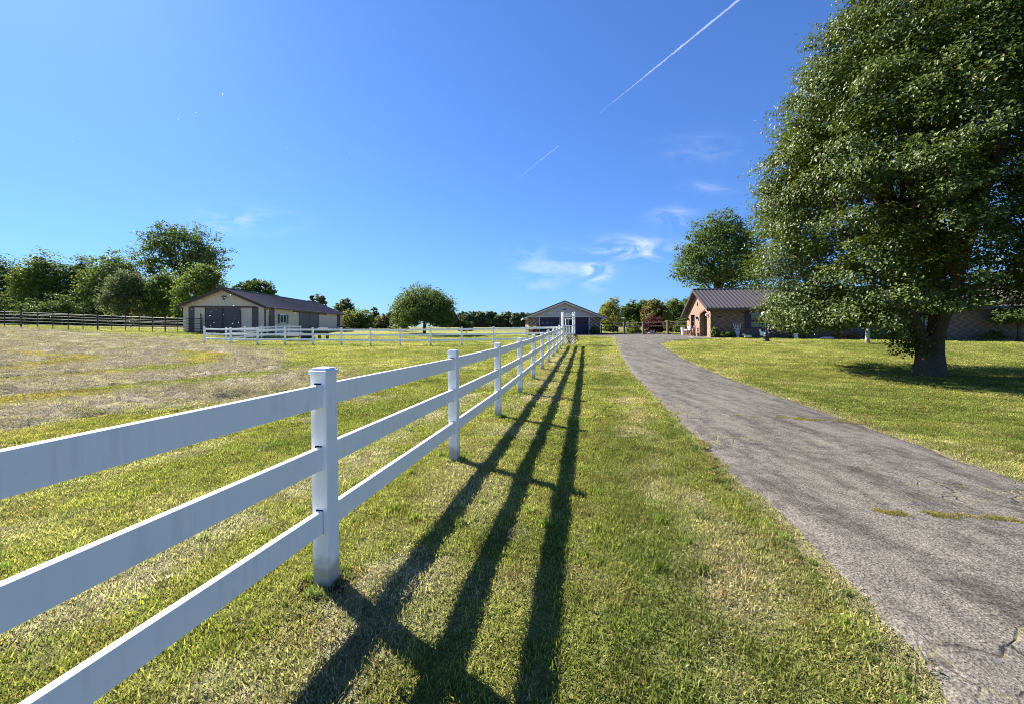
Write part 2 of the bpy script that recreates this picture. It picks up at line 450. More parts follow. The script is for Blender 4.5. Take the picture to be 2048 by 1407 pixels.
thatch = np.where(((GX > dL(GY) + .15) & (GX < dR(GY) - .15) & (GY < 49.8))[..., None], np.array((.09, .085, .085)), thatch)
ny, nx = GX.shape
idx = np.arange(ny * nx).reshape(ny, nx)
Fq = np.stack([idx[:-1, :-1], idx[:-1, 1:], idx[1:, 1:], idx[1:, :-1]], -1).reshape(-1, 4)
def ground_mat():
    m, nt, b = new_mat('mown grass ground')
    a = nt.new('ShaderNodeAttribute', attribute_name='gcol')
    g = nt.new('ShaderNodeNewGeometry'); pos = g.outputs['Position']
    n1 = nt.noise(pos, 9, 5, .7); n2 = nt.noise(pos, 1.3, 4, .6); n3 = nt.noise(pos, 40, 3, .7)
    k = nt.math('MULTIPLY', nt.math('MULTIPLY', nt.math('ADD', n1, .5), nt.math('ADD', n2, .5)), nt.math('ADD', n3, .5))
    c = nt.new('ShaderNodeVectorMath', operation='SCALE'); nt.link(a.outputs['Color'], c.inputs[0]); nt.link(k, c.inputs['Scale'])
    nt.link(c.outputs[0], b.inputs['Base Color']); b.inputs['Roughness'].default_value = 1; b.inputs['Specular IOR Level'].default_value = .05
    h = nt.math('ADD', nt.math('MULTIPLY', n1, 1.0), nt.math('MULTIPLY', n3, .5))
    nt.link(nt.bump(h, 1.0, .10), b.inputs['Normal'])
    return m
M['ground'] = ground_mat()
me = np_mesh('ground', np.stack([GX, GY, GZ], -1).reshape(-1, 3), Fq, 4, [M['ground']],
             {'gcol': ('FLOAT_COLOR', np.concatenate([thatch, np.ones(thatch.shape[:2] + (1,))], -1).reshape(-1, 4))})
me.polygons.foreach_set('use_smooth', [True] * len(me.polygons))
ground = bpy.data.objects.new('ground', me); COL.objects.link(ground); tag(ground, kind='structure')

# ------------------------------------------------------------------ driveway
def asphalt():
    m, nt, b = new_mat('old cracked asphalt')
    g = nt.new('ShaderNodeNewGeometry'); pos = g.outputs['Position']
    mp = nt.new('ShaderNodeMapping'); mp.inputs['Rotation'].default_value = (0, 0, R(12)); mp.inputs['Scale'].default_value = (2.2, .36, 1); nt.link(pos, mp.inputs[0])
    lane = nt.noise(mp.outputs[0], 1.3, 7, .72)
    patch = nt.noise(pos, 6, 7, .8)
    grit = nt.noise(pos, 70, 3, .75)
    v = nt.new('ShaderNodeTexVoronoi'); v.inputs['Scale'].default_value = 70; nt.link(pos, v.inputs['Vector'])
    f = nt.math('ADD', nt.math('MULTIPLY', lane, .5), nt.math('MULTIPLY', patch, .5))
    c = nt.ramp(f, [(.37, (.038, .034, .029)), (.45, (.082, .073, .061)), (.53, (.140, .125, .104)), (.66, (.198, .177, .147))])
    c = nt.mix(nt.ramp(grit, [(.35, 0.0), (.68, 1.0)]), nt.mix(1.0, c, (.28, .28, .29), 'MULTIPLY'), nt.mix(1.0, c, (1.85, 1.82, 1.76), 'MULTIPLY'))
    wob = nt.new('ShaderNodeVectorMath', operation='ADD'); nt.link(pos, wob.inputs[0])
    nz = nt.new('ShaderNodeTexNoise'); nz.inputs['Scale'].default_value = 1.6; nz.inputs['Detail'].default_value = 4; nt.link(pos, nz.inputs['Vector'])
    sc = nt.new('ShaderNodeVectorMath', operation='SCALE'); sc.inputs['Scale'].default_value = .8; nt.link(nz.outputs['Color'], sc.inputs[0]); nt.link(sc.outputs[0], wob.inputs[1])
    def cracks(scale, w):
        q = nt.new('ShaderNodeTexVoronoi'); q.feature = 'DISTANCE_TO_EDGE'; q.inputs['Scale'].default_value = scale; nt.link(wob.outputs[0], q.inputs['Vector'])
        return nt.ramp(q.outputs['Distance'], [(0.0, 1.0), (w, 0.0)])
    big = nt.math('MULTIPLY', cracks(.45, .005), nt.ramp(nt.noise(pos, .5, 3), [(.42, 0.0), (.55, 1.0)]))
    small = nt.math('MULTIPLY', cracks(2.6, .035), nt.ramp(nt.noise(pos, .42, 2), [(.52, 0.0), (.62, 1.0)]))
    crk = nt.math('MAXIMUM', nt.math('MULTIPLY', big, .5), small)
    grow = nt.ramp(nt.noise(pos, 2.2, 3), [(.48, 0.0), (.56, 1.0)])
    c = nt.mix(nt.math('MULTIPLY', crk, .85), c, nt.mix(grow, (.02, .018, .018), (.22, .19, .06)))
    nt.link(c, b.inputs['Base Color']); b.inputs['Roughness'].default_value = .85; b.inputs['Specular IOR Level'].default_value = .3
    h = nt.math('SUBTRACT', nt.math('ADD', nt.math('MULTIPLY', v.outputs['Distance'], .35), nt.math('MULTIPLY', grit, .7)), nt.math('MULTIPLY', small, .8))
    nt.link(nt.bump(h, .9, .012), b.inputs['Normal'])
    return m
M['asphalt'] = asphalt()
ys = np.concatenate([np.arange(-6, 12, .06), np.arange(12, 31, .15), np.arange(31, 49.9, .08)])
nc = 26
tt = np.linspace(0, 1, nc)
edge = .16 * (fbm(ys * 2.1, ys * 0, 81, 4) - .5) + .05 * (fbm(ys * 9, ys * 0, 85, 2) - .5)
edge2 = .14 * (fbm(ys * 2.1, ys * 0 + 9, 82, 4) - .5) + .05 * (fbm(ys * 9, ys * 0 + 3, 86, 2) - .5)
xl, xr = dL(ys) + edge, dR(ys) + edge2
DX = xl[:, None] * (1 - tt) + xr[:, None] * tt; DY = np.repeat(ys[:, None], nc, 1)
DZ = terr(DX, DY) + .022 + .02 * np.sin(tt * math.pi)[None] + .03 * sstep(30, 50, DY) + .012 * (fbm(DX * .8, DY * .8, 88) - .5)
DZ[:, 0] -= .05; DZ[:, -1] -= .05
i2 = np.arange(len(ys) * nc).reshape(len(ys), nc)
Fd = np.stack([i2[:-1, :-1], i2[:-1, 1:], i2[1:, 1:], i2[1:, :-1]], -1).reshape(-1, 4)
me = np_mesh('driveway', np.stack([DX, DY, DZ], -1).reshape(-1, 3), Fd, 4, [M['asphalt']])
me.polygons.foreach_set('use_smooth', [True] * len(me.polygons))
drive = bpy.data.objects.new('driveway', me); COL.objects.link(drive); tag(drive, kind='structure')

# ------------------------------------------------------------------ scattered grass and hay
def blade_mat(name, transl=.35, top=((.45, .55, .42), (.95, 1.0, .9), (1.35, 1.28, 1.4), (1.9, 1.7, 2.2))):
    m, nt, b = new_mat(name)
    a = nt.new('ShaderNodeAttribute', attribute_name='icol'); a.attribute_type = 'INSTANCER'
    r = nt.new('ShaderNodeAttribute', attribute_name='rnd')
    f = nt.ramp(r.outputs['Fac'], list(zip((0.0, .55, .8, 1.0), top)))
    c = nt.mix(1.0, a.outputs['Color'], f, 'MULTIPLY')
    nt.link(c, b.inputs['Base Color']); b.inputs['Roughness'].default_value = .75; b.inputs['Specular IOR Level'].default_value = .10
    t = nt.new('ShaderNodeBsdfTranslucent'); nt.link(nt.mix(1.0, c, (1.25, 1.3, .8), 'MULTIPLY'), t.inputs['Color'])
    mx = nt.new('ShaderNodeMixShader'); mx.inputs[0].default_value = transl
    nt.link(b.outputs[0], mx.inputs[1]); nt.link(t.outputs[0], mx.inputs[2]); nt.link(mx.outputs[0], nt.n['Material Output'].inputs['Surface'])
    return m
M['blade'] = blade_mat('grass blade', transl=.45); M['straw'] = blade_mat('dry hay strand', transl=.2, top=((.30, .28, .25), (.75, .72, .68), (1.05, 1.05, 1.03), (1.4, 1.4, 1.36)))
def blade_patch(name, n, half, h0, h1, w, lean, mat, seed, flat=False):
    g = np.random.default_rng(seed)
    r = half * np.sqrt(g.random(n)); a = g.random(n) * 2 * math.pi
    P = np.stack([r * np.cos(a), r * np.sin(a), np.zeros(n)], 1)
    az = g.random(n) * 2 * math.pi; D = np.stack([np.cos(az), np.sin(az), 0 * az], 1)
    S = np.stack([-np.sin(az), np.cos(az), 0 * az], 1)
    ta = az + g.normal(0, .9, n); S = np.stack([np.cos(ta + 1.57), np.sin(ta + 1.57), 0 * az], 1)
    L = h0 + (h1 - h0) * g.random(n) ** 1.5
    W = w * (.6 + .8 * g.random(n))
    ln = np.abs(g.normal(lean, .3, n))
    up = np.array((0, 0, 1.0))
    if flat:
        P[:, 2] = g.random(n) * .035
        ln = g.normal(1.45, .22, n)
    mid = P + (D * np.sin(ln * .5)[:, None] + up * np.cos(ln * .5)[:, None]) * (L * .5)[:, None]
    tip = mid + (D * np.sin(ln)[:, None] + up * np.cos(ln)[:, None]) * (L * .5)[:, None]
    if flat: tip = tip + S * (g.normal(0, .15, n) * L)[:, None]
    V = np.stack([P - S * W[:, None] / 2, P + S * W[:, None] / 2, mid + S * W[:, None] * .42, mid - S * W[:, None] * .42, tip], 1).reshape(-1, 3)
    b = np.arange(n)[:, None] * 5
    Ft = np.concatenate([b + np.array([[0, 1, 2]]), b + np.array([[0, 2, 3]]), b + np.array([[3, 2, 4]])])
    rnd = np.repeat(g.random(n), 5)
    me = np_mesh(name, V, Ft, 3, [mat], {'rnd': ('FLOAT', rnd)})
    return bpy.data.objects.new(name, me)
def scatter(name, pts, rot, scl, pick, col, sources, label=None):
    n = len(pts)
    me = bpy.data.meshes.new(name); me.vertices.add(n); me.vertices.foreach_set('co', np.ascontiguousarray(pts, np.float32).ravel())
    for k, typ, arr in (('irot', 'FLOAT_VECTOR', rot), ('iscl', 'FLOAT_VECTOR', scl)):
        a = me.attributes.new(k, typ, 'POINT'); a.data.foreach_set('vector', np.ascontiguousarray(arr, np.float32).ravel())
    a = me.attributes.new('ipick', 'INT', 'POINT'); a.data.foreach_set('value', np.ascontiguousarray(pick, np.int32))
    a = me.attributes.new('icol', 'FLOAT_COLOR', 'POINT'); a.data.foreach_set('color', np.concatenate([col, np.ones((n, 1))], 1).astype(np.float32).ravel())
    o = bpy.data.objects.new(name, me); COL.objects.link(o); tag(o, label, None, None, 'stuff')
    ng = bpy.data.node_groups.new(name + ' scatter', 'GeometryNodeTree')
    ng.interface.new_socket('Geometry', in_out='INPUT', socket_type='NodeSocketGeometry')
    ng.interface.new_socket('Geometry', in_out='OUTPUT', socket_type='NodeSocketGeometry')
    gi, go = ng.nodes.new('NodeGroupInput'), ng.nodes.new('NodeGroupOutput')
    gti = ng.nodes.new('GeometryNodeGeometryToInstance')
    for s in sources:
        oi = ng.nodes.new('GeometryNodeObjectInfo'); oi.inputs['Object'].default_value = s; oi.inputs['As Instance'].default_value = True
        ng.links.new(oi.outputs['Geometry'], gti.inputs[0])
    join = ng.nodes.new('GeometryNodeJoinGeometry')
    for nd in [q for q in ng.nodes if q.bl_idname == 'GeometryNodeObjectInfo'][::-1]: ng.links.new(nd.outputs['Geometry'], join.inputs[0])
    ng.nodes.remove(gti)
    iop = ng.nodes.new('GeometryNodeInstanceOnPoints'); iop.inputs['Pick Instance'].default_value = True
    def attr(nm, dt):
        q = ng.nodes.new('GeometryNodeInputNamedAttribute'); q.data_type = dt; q.inputs['Name'].default_value = nm
        return [s for s in q.outputs if s.enabled and s.name == 'Attribute'][0]
    ng.links.new(gi.outputs[0], iop.inputs['Points']); ng.links.new(join.outputs[0], iop.inputs['Instance'])
    ng.links.new(attr('ipick', 'INT'), iop.inputs['Instance Index']); ng.links.new(attr('irot', 'FLOAT_VECTOR'), iop.inputs['Rotation'])
    ng.links.new(attr('iscl', 'FLOAT_VECTOR'), iop.inputs['Scale'])
    ng.links.new(iop.outputs[0], go.inputs[0])
    md = o.modifiers.new('scatter', 'NODES'); md.node_group = ng
    return o
def gsurf(x, y):
    amt, ring, ext = hay_field(x, y)
    lump = fbm(x * 1.7, y * 2.4, 51, 4); fine = fbm(x * 5.5, y * 6.5, 57, 2)
    return terr(x, y) + ext * (.02 + amt * (.28 * (lump - .42) + .17 * (fine - .5)) + .08 * ring) + .012 * (fine - .5) + .025 * (lump - .5) * (1 - ext), amt
def wedge(y0, y1, sp, padx=1.6):
    Y = np.arange(y0, y1, sp); out = []
    for y in Y:
        hw = 1.36 * max(y, 0) + padx + .4
        x = np.arange(-hw, hw, sp)
        out.append(np.stack([x, np.full_like(x, y)], 1))
    P = np.concatenate(out); P += (rng.random(P.shape) - .5) * sp * .95
    return P
src = [blade_patch('grass_patch', 185, .14, .016, .042, .0058, .85, M['blade'], 100 + k) for k in range(5)]
src += [blade_patch('grass_clump', 70, .06, .04, .10, .0075, .6, M['blade'], 200 + k) for k in range(2)]
pts, scl, pick = [], [], []
for y0, y1, sp, sc in ((-.4, 7, .125, 1.0), (7, 14, .185, 1.5), (14, 26, .33, 2.4), (26, 48, .62, 4.0)):
    P = wedge(y0, y1, sp)
    pts.append(P); n = len(P)
    scl.append(np.stack([np.full(n, sc), np.full(n, sc), (.75 + .5 * rng.random(n)) * min(sc, 1.0 + .12 * sc)], 1)); pick.append(rng.integers(0, 5, n))
P = wedge(.6, 9, .33); k = rng.random(len(P)) < .5 * sstep(.45, .65, fbm(P[:, 0] * .9, P[:, 1] * .9, 91)); P = P[k]
pts.append(P); scl.append(np.full((len(P), 3), 1.0) * (.5 + .5 * rng.random((len(P), 1)))); pick.append(rng.integers(5, 7, len(P)))
# taller tufts along the drive edge and at the fence posts
ey = np.arange(1.2, 20, .08); ex = dL(ey) - .02 - .16 * rng.random(len(ey))
pts.append(np.stack([ex, ey], 1)); scl.append(np.full((len(ey), 3), .85) * (.35 + .5 * rng.random((len(ey), 1)))); pick.append(rng.integers(5, 7, len(ey)))
for k in range(11):
    bx, by = -1.184 + .4630 * k, 2.48 + 2.394 * k
    n = 16; a = rng.random(n) * 6.28
    pts.append(np.stack([bx + .12 * np.cos(a), by + .12 * np.sin(a)], 1)); scl.append(np.full((n, 3), .75) * (.6 + .5 * rng.random((n, 1)))); pick.append(rng.integers(5, 7, n))
pts = np.concatenate(pts); scl = np.concatenate(scl); pick = np.concatenate(pick)
zs, am = gsurf(pts[:, 0], pts[:, 1])
keep = ~on_drive(pts[:, 0], pts[:, 1], -.01) & (rng.random(len(pts)) > am * .82)
pts, scl, pick, zs = pts[keep], scl[keep], pick[keep], zs[keep]
n = len(pts)
col = grass_color(pts[:, 0], pts[:, 1]) * (.68 + .64 * rng.random((n, 1)))
br_ = (rng.random(n) < .10) & (pick < 5); col[br_] = col[br_] * .4 + BR * .75
col[pick >= 5] *= np.array((.78, .92, .75))
rot = np.stack([rng.normal(0, .08, n), rng.normal(0, .08, n), rng.random(n) * 6.28], 1)
scatter('grass', np.concatenate([pts, zs[:, None]], 1), rot, scl, pick, col, src, 'short mown lawn grass, yellow green with straw patches')
# hay strands
hs = [blade_patch('hay_patch', 140, .30, .08, .26, .0062, 1.4, M['straw'], 300 + k, True) for k in range(4)]
pts, scl, pick = [], [], []
for y0, y1, sp, sc in ((.6, 9, .22, .7), (9, 17, .26, .9), (17, 38, .42, 1.3)):
    P = wedge(y0, y1, sp); P = P[P[:, 0] < (.0 if y0 > 5 else 3.5)]
    a1, _, _ = hay_field(P[:, 0], P[:, 1]); s1 = hay_strip(P[:, 0], P[:, 1]) * .45
    base = .02 * (y0 < 5)
    k = rng.random(len(P)) < np.maximum(np.maximum(a1, s1), base)
    P = P[k]; pts.append(P); scl.append(np.full((len(P), 3), sc) * (.7 + .6 * rng.random((len(P), 1))) * np.where(a1[k] > s1[k], 1, .45)[:, None]); pick.append(rng.integers(0, 4, len(P)))
pts = np.concatenate(pts); scl = np.concatenate(scl); pick = np.concatenate(pick)
k = ~on_drive(pts[:, 0], pts[:, 1], -.3); pts, scl, pick = pts[k], scl[k], pick[k]
zs, am = gsurf(pts[:, 0], pts[:, 1]); n = len(pts)
scl[:, 2] *= .6
col = HY_[None] * (.55 + .8 * rng.random((n, 1))) * np.array((1, .97, .93))
col[am < .3] = col[am < .3] * .75
rot = np.stack([rng.normal(0, .24, n), rng.normal(0, .24, n), rng.random(n) * 6.28], 1)
scatter('hay', np.concatenate([pts, zs[:, None] + .012], 1), rot, scl, pick, col, hs, 'loose pale cut hay lying in curved rows on the field')
# dry grass rooted in the cross cracks of the driveway
cr = []
for (a, b_, w, dn) in (((1742, 1030), (2080, 1051), .022, 190), ((1470, 834), (1700, 846), .05, 110), ((1404, 886), (1440, 960), .06, 60), ((1250, 700), (1330, 742), .10, 60)):
    p, q = gp(*a), gp(*b_)
    t = rng.random(dn * 2); t = t[fbm(t * 11, t * 0 + a[0], 41, 3) > .44]; dn = len(t)
    cr.append(np.stack([p.x + (q.x - p.x) * t + rng.normal(0, w, dn) * .5 + .03 * np.sin(t * 23), p.y + (q.y - p.y) * t + rng.normal(0, w, dn) * (.5 + 1.6 * fbm(t * 6, t * 0 + 5, 43, 2)) + .07 * (fbm(t * 9, t * 0 + 2, 44, 3) - .5)], 1))
P = np.concatenate(cr); n = len(P)
zz = terr(P[:, 0], P[:, 1]) + .035
col = np.where(rng.random((n, 1)) < .6, np.array([[.32, .25, .10]]), np.array([[.20, .20, .05]]))
scatter('crack_grass', np.concatenate([P, zz[:, None]], 1), np.stack([0 * zz, 0 * zz, rng.random(n) * 6.28], 1), np.full((n, 3), .33) * (.5 + .8 * rng.random((n, 1))) * np.array([[1.5, 1.5, .55]]), rng.integers(5, 7, n) - 5, col, src[5:], 'yellow grass growing in the driveway cracks')

# ------------------------------------------------------------------ white rail fences
PW, PH = .112, 1.345
_m = MB(); _m.box((0, 0, PH / 2 - .15), (PW, PW, PH + .3))
post_o = _m.build('post', M['vinyl_post'], bevel=.007); POST = post_o.data
_c = MB(); _c.box((0, 0, .011), (.128, .128, .024)); _c.box((0, 0, .029), (.100, .100, .014))
_c.add([(-.05, -.05, .036), (.05, -.05, .036), (.05, .05, .036), (-.05, .05, .036), (0, 0, .044)], [(0, 1, 4), (1, 2, 4), (2, 3, 4), (3, 0, 4)])
cap_o = _c.build('post_cap', M['cap'], bevel=.004); CAP = cap_o.data
_r0 = MB(); _r0.box((0, 0, 0), (1, .040, .140)); rail_o = _r0.build('rail', M['vinyl'], bevel=.004); RAIL = rail_o.data
_s0 = MB(); _s0.box((0, 0, 0), (PW + .003, .049, .150)); sock_o = _s0.build('rail_socket', M['dark']); SOCK = sock_o.data
_h0 = MB(); _h0.box((0, 0, 0), (.004, .032, .036)); hole_o = _h0.build('bolt_hole', M['dark']); HOLE = hole_o.data
def child(src_o, parent, loc, rot=(0, 0, 0), scl=None):
    c = src_o.copy(); COL.objects.link(c); c.parent = parent; c.location = loc; c.rotation_euler = rot
    if scl: c.scale = scl
    return c
RH = (1.215, .825, .425)
def fence(name, label, P, detail=0, tilt=True, rails=RH, holes=(), group=None):
    root = thing(name, label, 'fence', P[0], 0, group)
    for i, p in enumerate(P):
        q = P[min(i + 1, len(P) - 1)] - P[max(i - 1, 0)]
        yaw = math.atan2(q.y, q.x)
        tx = random.uniform(-.012, .012) if tilt else 0
        loc = p - P[0]
        po = child(post_o, root, loc, (tx, -.012 if tilt else 0, yaw))
        child(cap_o, po, (0, 0, PH))
        if i < detail:
            for h in rails: child(sock_o, po, (0, 0, h))
        if i in holes: child(hole_o, po, (-PW / 2 - .001, 0, 1.225 if False else rails[0] + .005))
        if i + 1 < len(P):
            n = P[i + 1]; d = n - p; L = d.length
            yw = math.atan2(d.y, d.x); pt = -math.asin(d.z / L)
            for h in rails:
                mid = (p + n) / 2 - P[0] + Vector((0, 0, h + random.uniform(-.006, .006)))
                child(rail_o, root, mid, (0, pt + random.uniform(-.0015, .0015), yw), (L, 1, 1))
    return root
main_pts = []
for k in range(-2, 11):
    x, y = -1.184 + .4630 * k, 2.48 + 2.394 * k
    if k < 0: x, y = -1.184 + .549 * k, 2.48 + 2.370 * k
    main_pts.append(Vector((x, y, tz(x, y))))
fence('rail_fence', 'long white vinyl three rail fence running from the foreground beside the driveway to the arbor', main_pts, detail=8)
A, B = Vector((-25.55, 32.2, 0)), Vector((1.05, 28.65, 0))
pad = []
for k in range(13):
    t = k / 11.0
    x, y = A.x + (B.x - A.x) * t, A.y + (B.y - A.y) * t
    pad.append(Vector((x, y, tz(x, y))))
fence('rail_fence', 'white vinyl three rail fence crossing the lawn in front of the barn', pad)
side = []
for k in range(7):
    x, y = -25.55, 32.2 + 2.44 * k
    side.append(Vector((x, y, tz(x, y) - .12 * min(k, 1))))
fence('rail_fence', 'white vinyl fence running back along the barn wall from the corner post', side[1:])
for o in (post_o, cap_o, rail_o, sock_o, hole_o): bpy.data.objects.remove(o)
# clods at the foot of the nearest post
c = MB()
for k in range(16):
    a = random.random() * 6.28; rr = .08 + .06 * random.random()
    c.ball((rr * math.cos(a), rr * math.sin(a), .006), (.035 + .02 * random.random(), .03, .016 + .012 * random.random()), seg=7, rings=5)
c.build('soil_clod', M['soil'], loc=main_pts[2]); tag(bpy.data.objects['soil_clod'], 'ring of dark turned soil at the foot of the nearest fence post', 'soil')

# ------------------------------------------------------------------ arbor at the fence end
ax, ay = at(1138, 27.2).x, 27.2
arb = thing('arbor', 'tall white arbor with slatted panel and lattice at the end of the long fence', 'arbor', (ax, ay, tz(ax, ay)))
for sx in (-.40, .40):
    for sy in (0, .75):
        m = MB(); m.box((sx, sy, 1.06), (.075, .075, 2.3)); p = m.build('post', M['white'], arb, bevel=.006)
        m = MB(); m.box((0, 0, 0), (.10, .10, .03)); m.ball((0, 0, .045), .045); m.build('post_cap', M['white'], p, loc=(sx, sy, 2.22))
for z, h in ((2.16, .07), (2.0, .10), (1.84, .10)):
    m = MB(); m.box((0, -.02, z), (.72, .05, h)); m.build('top_rail', M['white'], arb)
for sx in (-.40, .40):
    m = MB(); m.box((sx, .375, 2.12), (.05, .66, .08)); m.build('side_rail', M['white'], arb)
m = MB(); m.box((0, 0, 1.35), (.70, .05, .08)); m.box((0, 0, .82), (.70, .05, .08))
for k in range(6): m.box((-.28 + .112 * k, 0, 1.085), (.05, .025, .46))
m.build('slat_panel', M['white'], arb)
m = MB(); m.box((-.14, .73, 1.62), (.05, .03, .45)); m.build('mullion', M['white'], arb)
m = MB()
for s in (-1, 1):
    for k in range(-9, 10):
        x0 = k * .115
        pts_ = []
        a0, b0 = Vector((x0 - s * .38, .012 * s, .02)), Vector((x0 + s * .38, .012 * s, .78))
        def clipx(a, b):
            d = b - a; t0, t1 = 0.0, 1.0
            for lim, sg in ((-.345, 1), (.345, -1)):
                va, vb = sg * (a.x - lim), sg * (b.x - lim)
                if va < 0 and vb < 0: return None
                if va < 0: t0 = max(t0, va / (va - vb))
                if vb < 0: t1 = min(t1, va / (va - vb))
            return (a + d * t0, a + d * t1) if t1 - t0 > .03 else None
        q = clipx(a0, b0)
        if q:
            d = q[1] - q[0]; ang = math.atan2(d.z, d.x)
            m.box((q[0] + q[1]) / 2, (d.length, .008, .03), rot=Matrix.Rotation(-ang, 3, 'Y'))
m.box((0, 0, .02), (.70, .04, .05)); m.build('lattice', M['white'], arb)

# ------------------------------------------------------------------ leaves and trees
def leaves_mesh(name, P, N, size, mat, asp=.55, fold=.25, rnd=None, seed=0, droop=None):
    g = np.random.default_rng(seed); n = len(P)
    N = N / (np.linalg.norm(N, axis=1, keepdims=True) + 1e-9)
    T = g.normal(size=(n, 3))
    if droop is not None: T = T * .6 + droop
    T -= N * (T * N).sum(1, keepdims=True); T /= np.linalg.norm(T, axis=1, keepdims=True) + 1e-9
    S = np.cross(N, T)
    s = size[:, None]
    w = s * asp / 2
    base, tip = P - T * s / 2, P + T * s / 2 - N * s * .08
    l, r_ = P - S * w + N * w * fold * 2 - T * s * .06, P + S * w + N * w * fold * 2 - T * s * .06
    V = np.stack([base, r_, tip, l], 1).reshape(-1, 3)
    b = np.arange(n)[:, None] * 4
    Ft = np.stack([b + np.array([[0, 1, 2]]), b + np.array([[0, 2, 3]])], 1).reshape(-1, 3)
    if rnd is None: rnd = g.random(n)
    return np_mesh(name, V, Ft, 3, [mat], {'rnd': ('FLOAT', np.repeat(rnd, 4))})
def unit(g, n):
    v = g.normal(size=(n, 3)); return v / np.linalg.norm(v, axis=1, keepdims=True)
def crown_pts(g, ells, ncl, nlf, spread=.24, shell=.5, low_cut=None):
    """clusters of leaves spread through a union of ellipsoids -> P, N, rnd, cluster centres"""
    vol = np.array([e[3] * e[4] * e[5] for e in ells]); w = vol ** .75; w = w / w.sum()
    which = g.choice(len(ells), ncl, p=w); E = np.array(ells, float)[which]
    d = unit(g, ncl); d[:, 2] = np.where(d[:, 2] < -.75, -d[:, 2] * .6, d[:, 2])
    rr = shell + (1 - shell) * g.random(ncl) ** .6
    rr *= 1 + .30 * (g.random(ncl) - .5)
    C = E[:, :3] + d * E[:, 3:] * rr[:, None]
    sz = (E[:, 3:].mean(1) * spread) * (.6 + .8 * g.random(ncl))
    tone = g.random(ncl)
    P, N, T = [], [], []
    cid = np.repeat(np.arange(ncl), nlf)
    off = np.clip(g.normal(size=(ncl * nlf, 3)) * .55, -1.1, 1.1); off[:, 2] *= .62
    P = C[cid] + off * sz[cid, None]
    N = d[cid] * .6 + unit(g, ncl * nlf) * .85 + np.array((0, 0, .55))
    rnd = np.clip(.28 * g.random(ncl * nlf) + .72 * tone[cid] * (.55 + .45 * g.random(ncl * nlf)), 0, 1)
    return P, N, rnd, C
def limb(m, a, b, r0, r1, sag=.12, seg=6, g=None):
    a, b = Vector(a), Vector(b); d = b - a
    side = Vector((random.uniform(-1, 1), random.uniform(-1, 1), random.uniform(.1, .8))) * d.length * sag
    pts_ = [a, a + d * .33 + side * .8, a + d * .68 + side, b]
    m.tube(pts_, [r0, r0 * .72 + r1 * .28, r0 * .4 + r1 * .6, r1], seg)
def tree(name, label, base, th, tr, ells, leaf, ncl, nlf, ls, seed, group=None, cat='tree', bark='bark', nlimb=9, spread=.24, shell=.5, sinkz=.15, asp=.6, split=.55):
    g = np.random.default_rng(seed); random.seed(seed)
    root = thing(name, label, cat, base, 0, group)
    P, N, rnd, C = crown_pts(g, ells, ncl, nlf, spread, shell)
    k = P[:, 2] > .12; P, N, rnd = P[k], N[k], rnd[k]
    if th > 0:
        m = MB(); zt = th
        m.tube([(0, 0, -sinkz), (tr * .1, 0, th * .35), (-tr * .15, tr * .1, th)], [tr * 1.35, tr, tr * .8], 9)
        sel = g.choice(len(C), min(nlimb, len(C)), replace=False)
        for i in sel:
            limb(m, (-tr * .15, tr * .1, th * (split + (1 - split) * random.random())), C[i], tr * .5, tr * .07)
        m.build('trunk', M[bark], root, smooth=True)
    size = 1.15 * ls * (.65 + .7 * g.random(len(P)))
    me = leaves_mesh('crown', P, N, size, M[leaf] if isinstance(leaf, str) else leaf, asp, .25, rnd, seed)
    o = bpy.data.objects.new('crown', me); COL.objects.link(o); o.parent = root
    return root
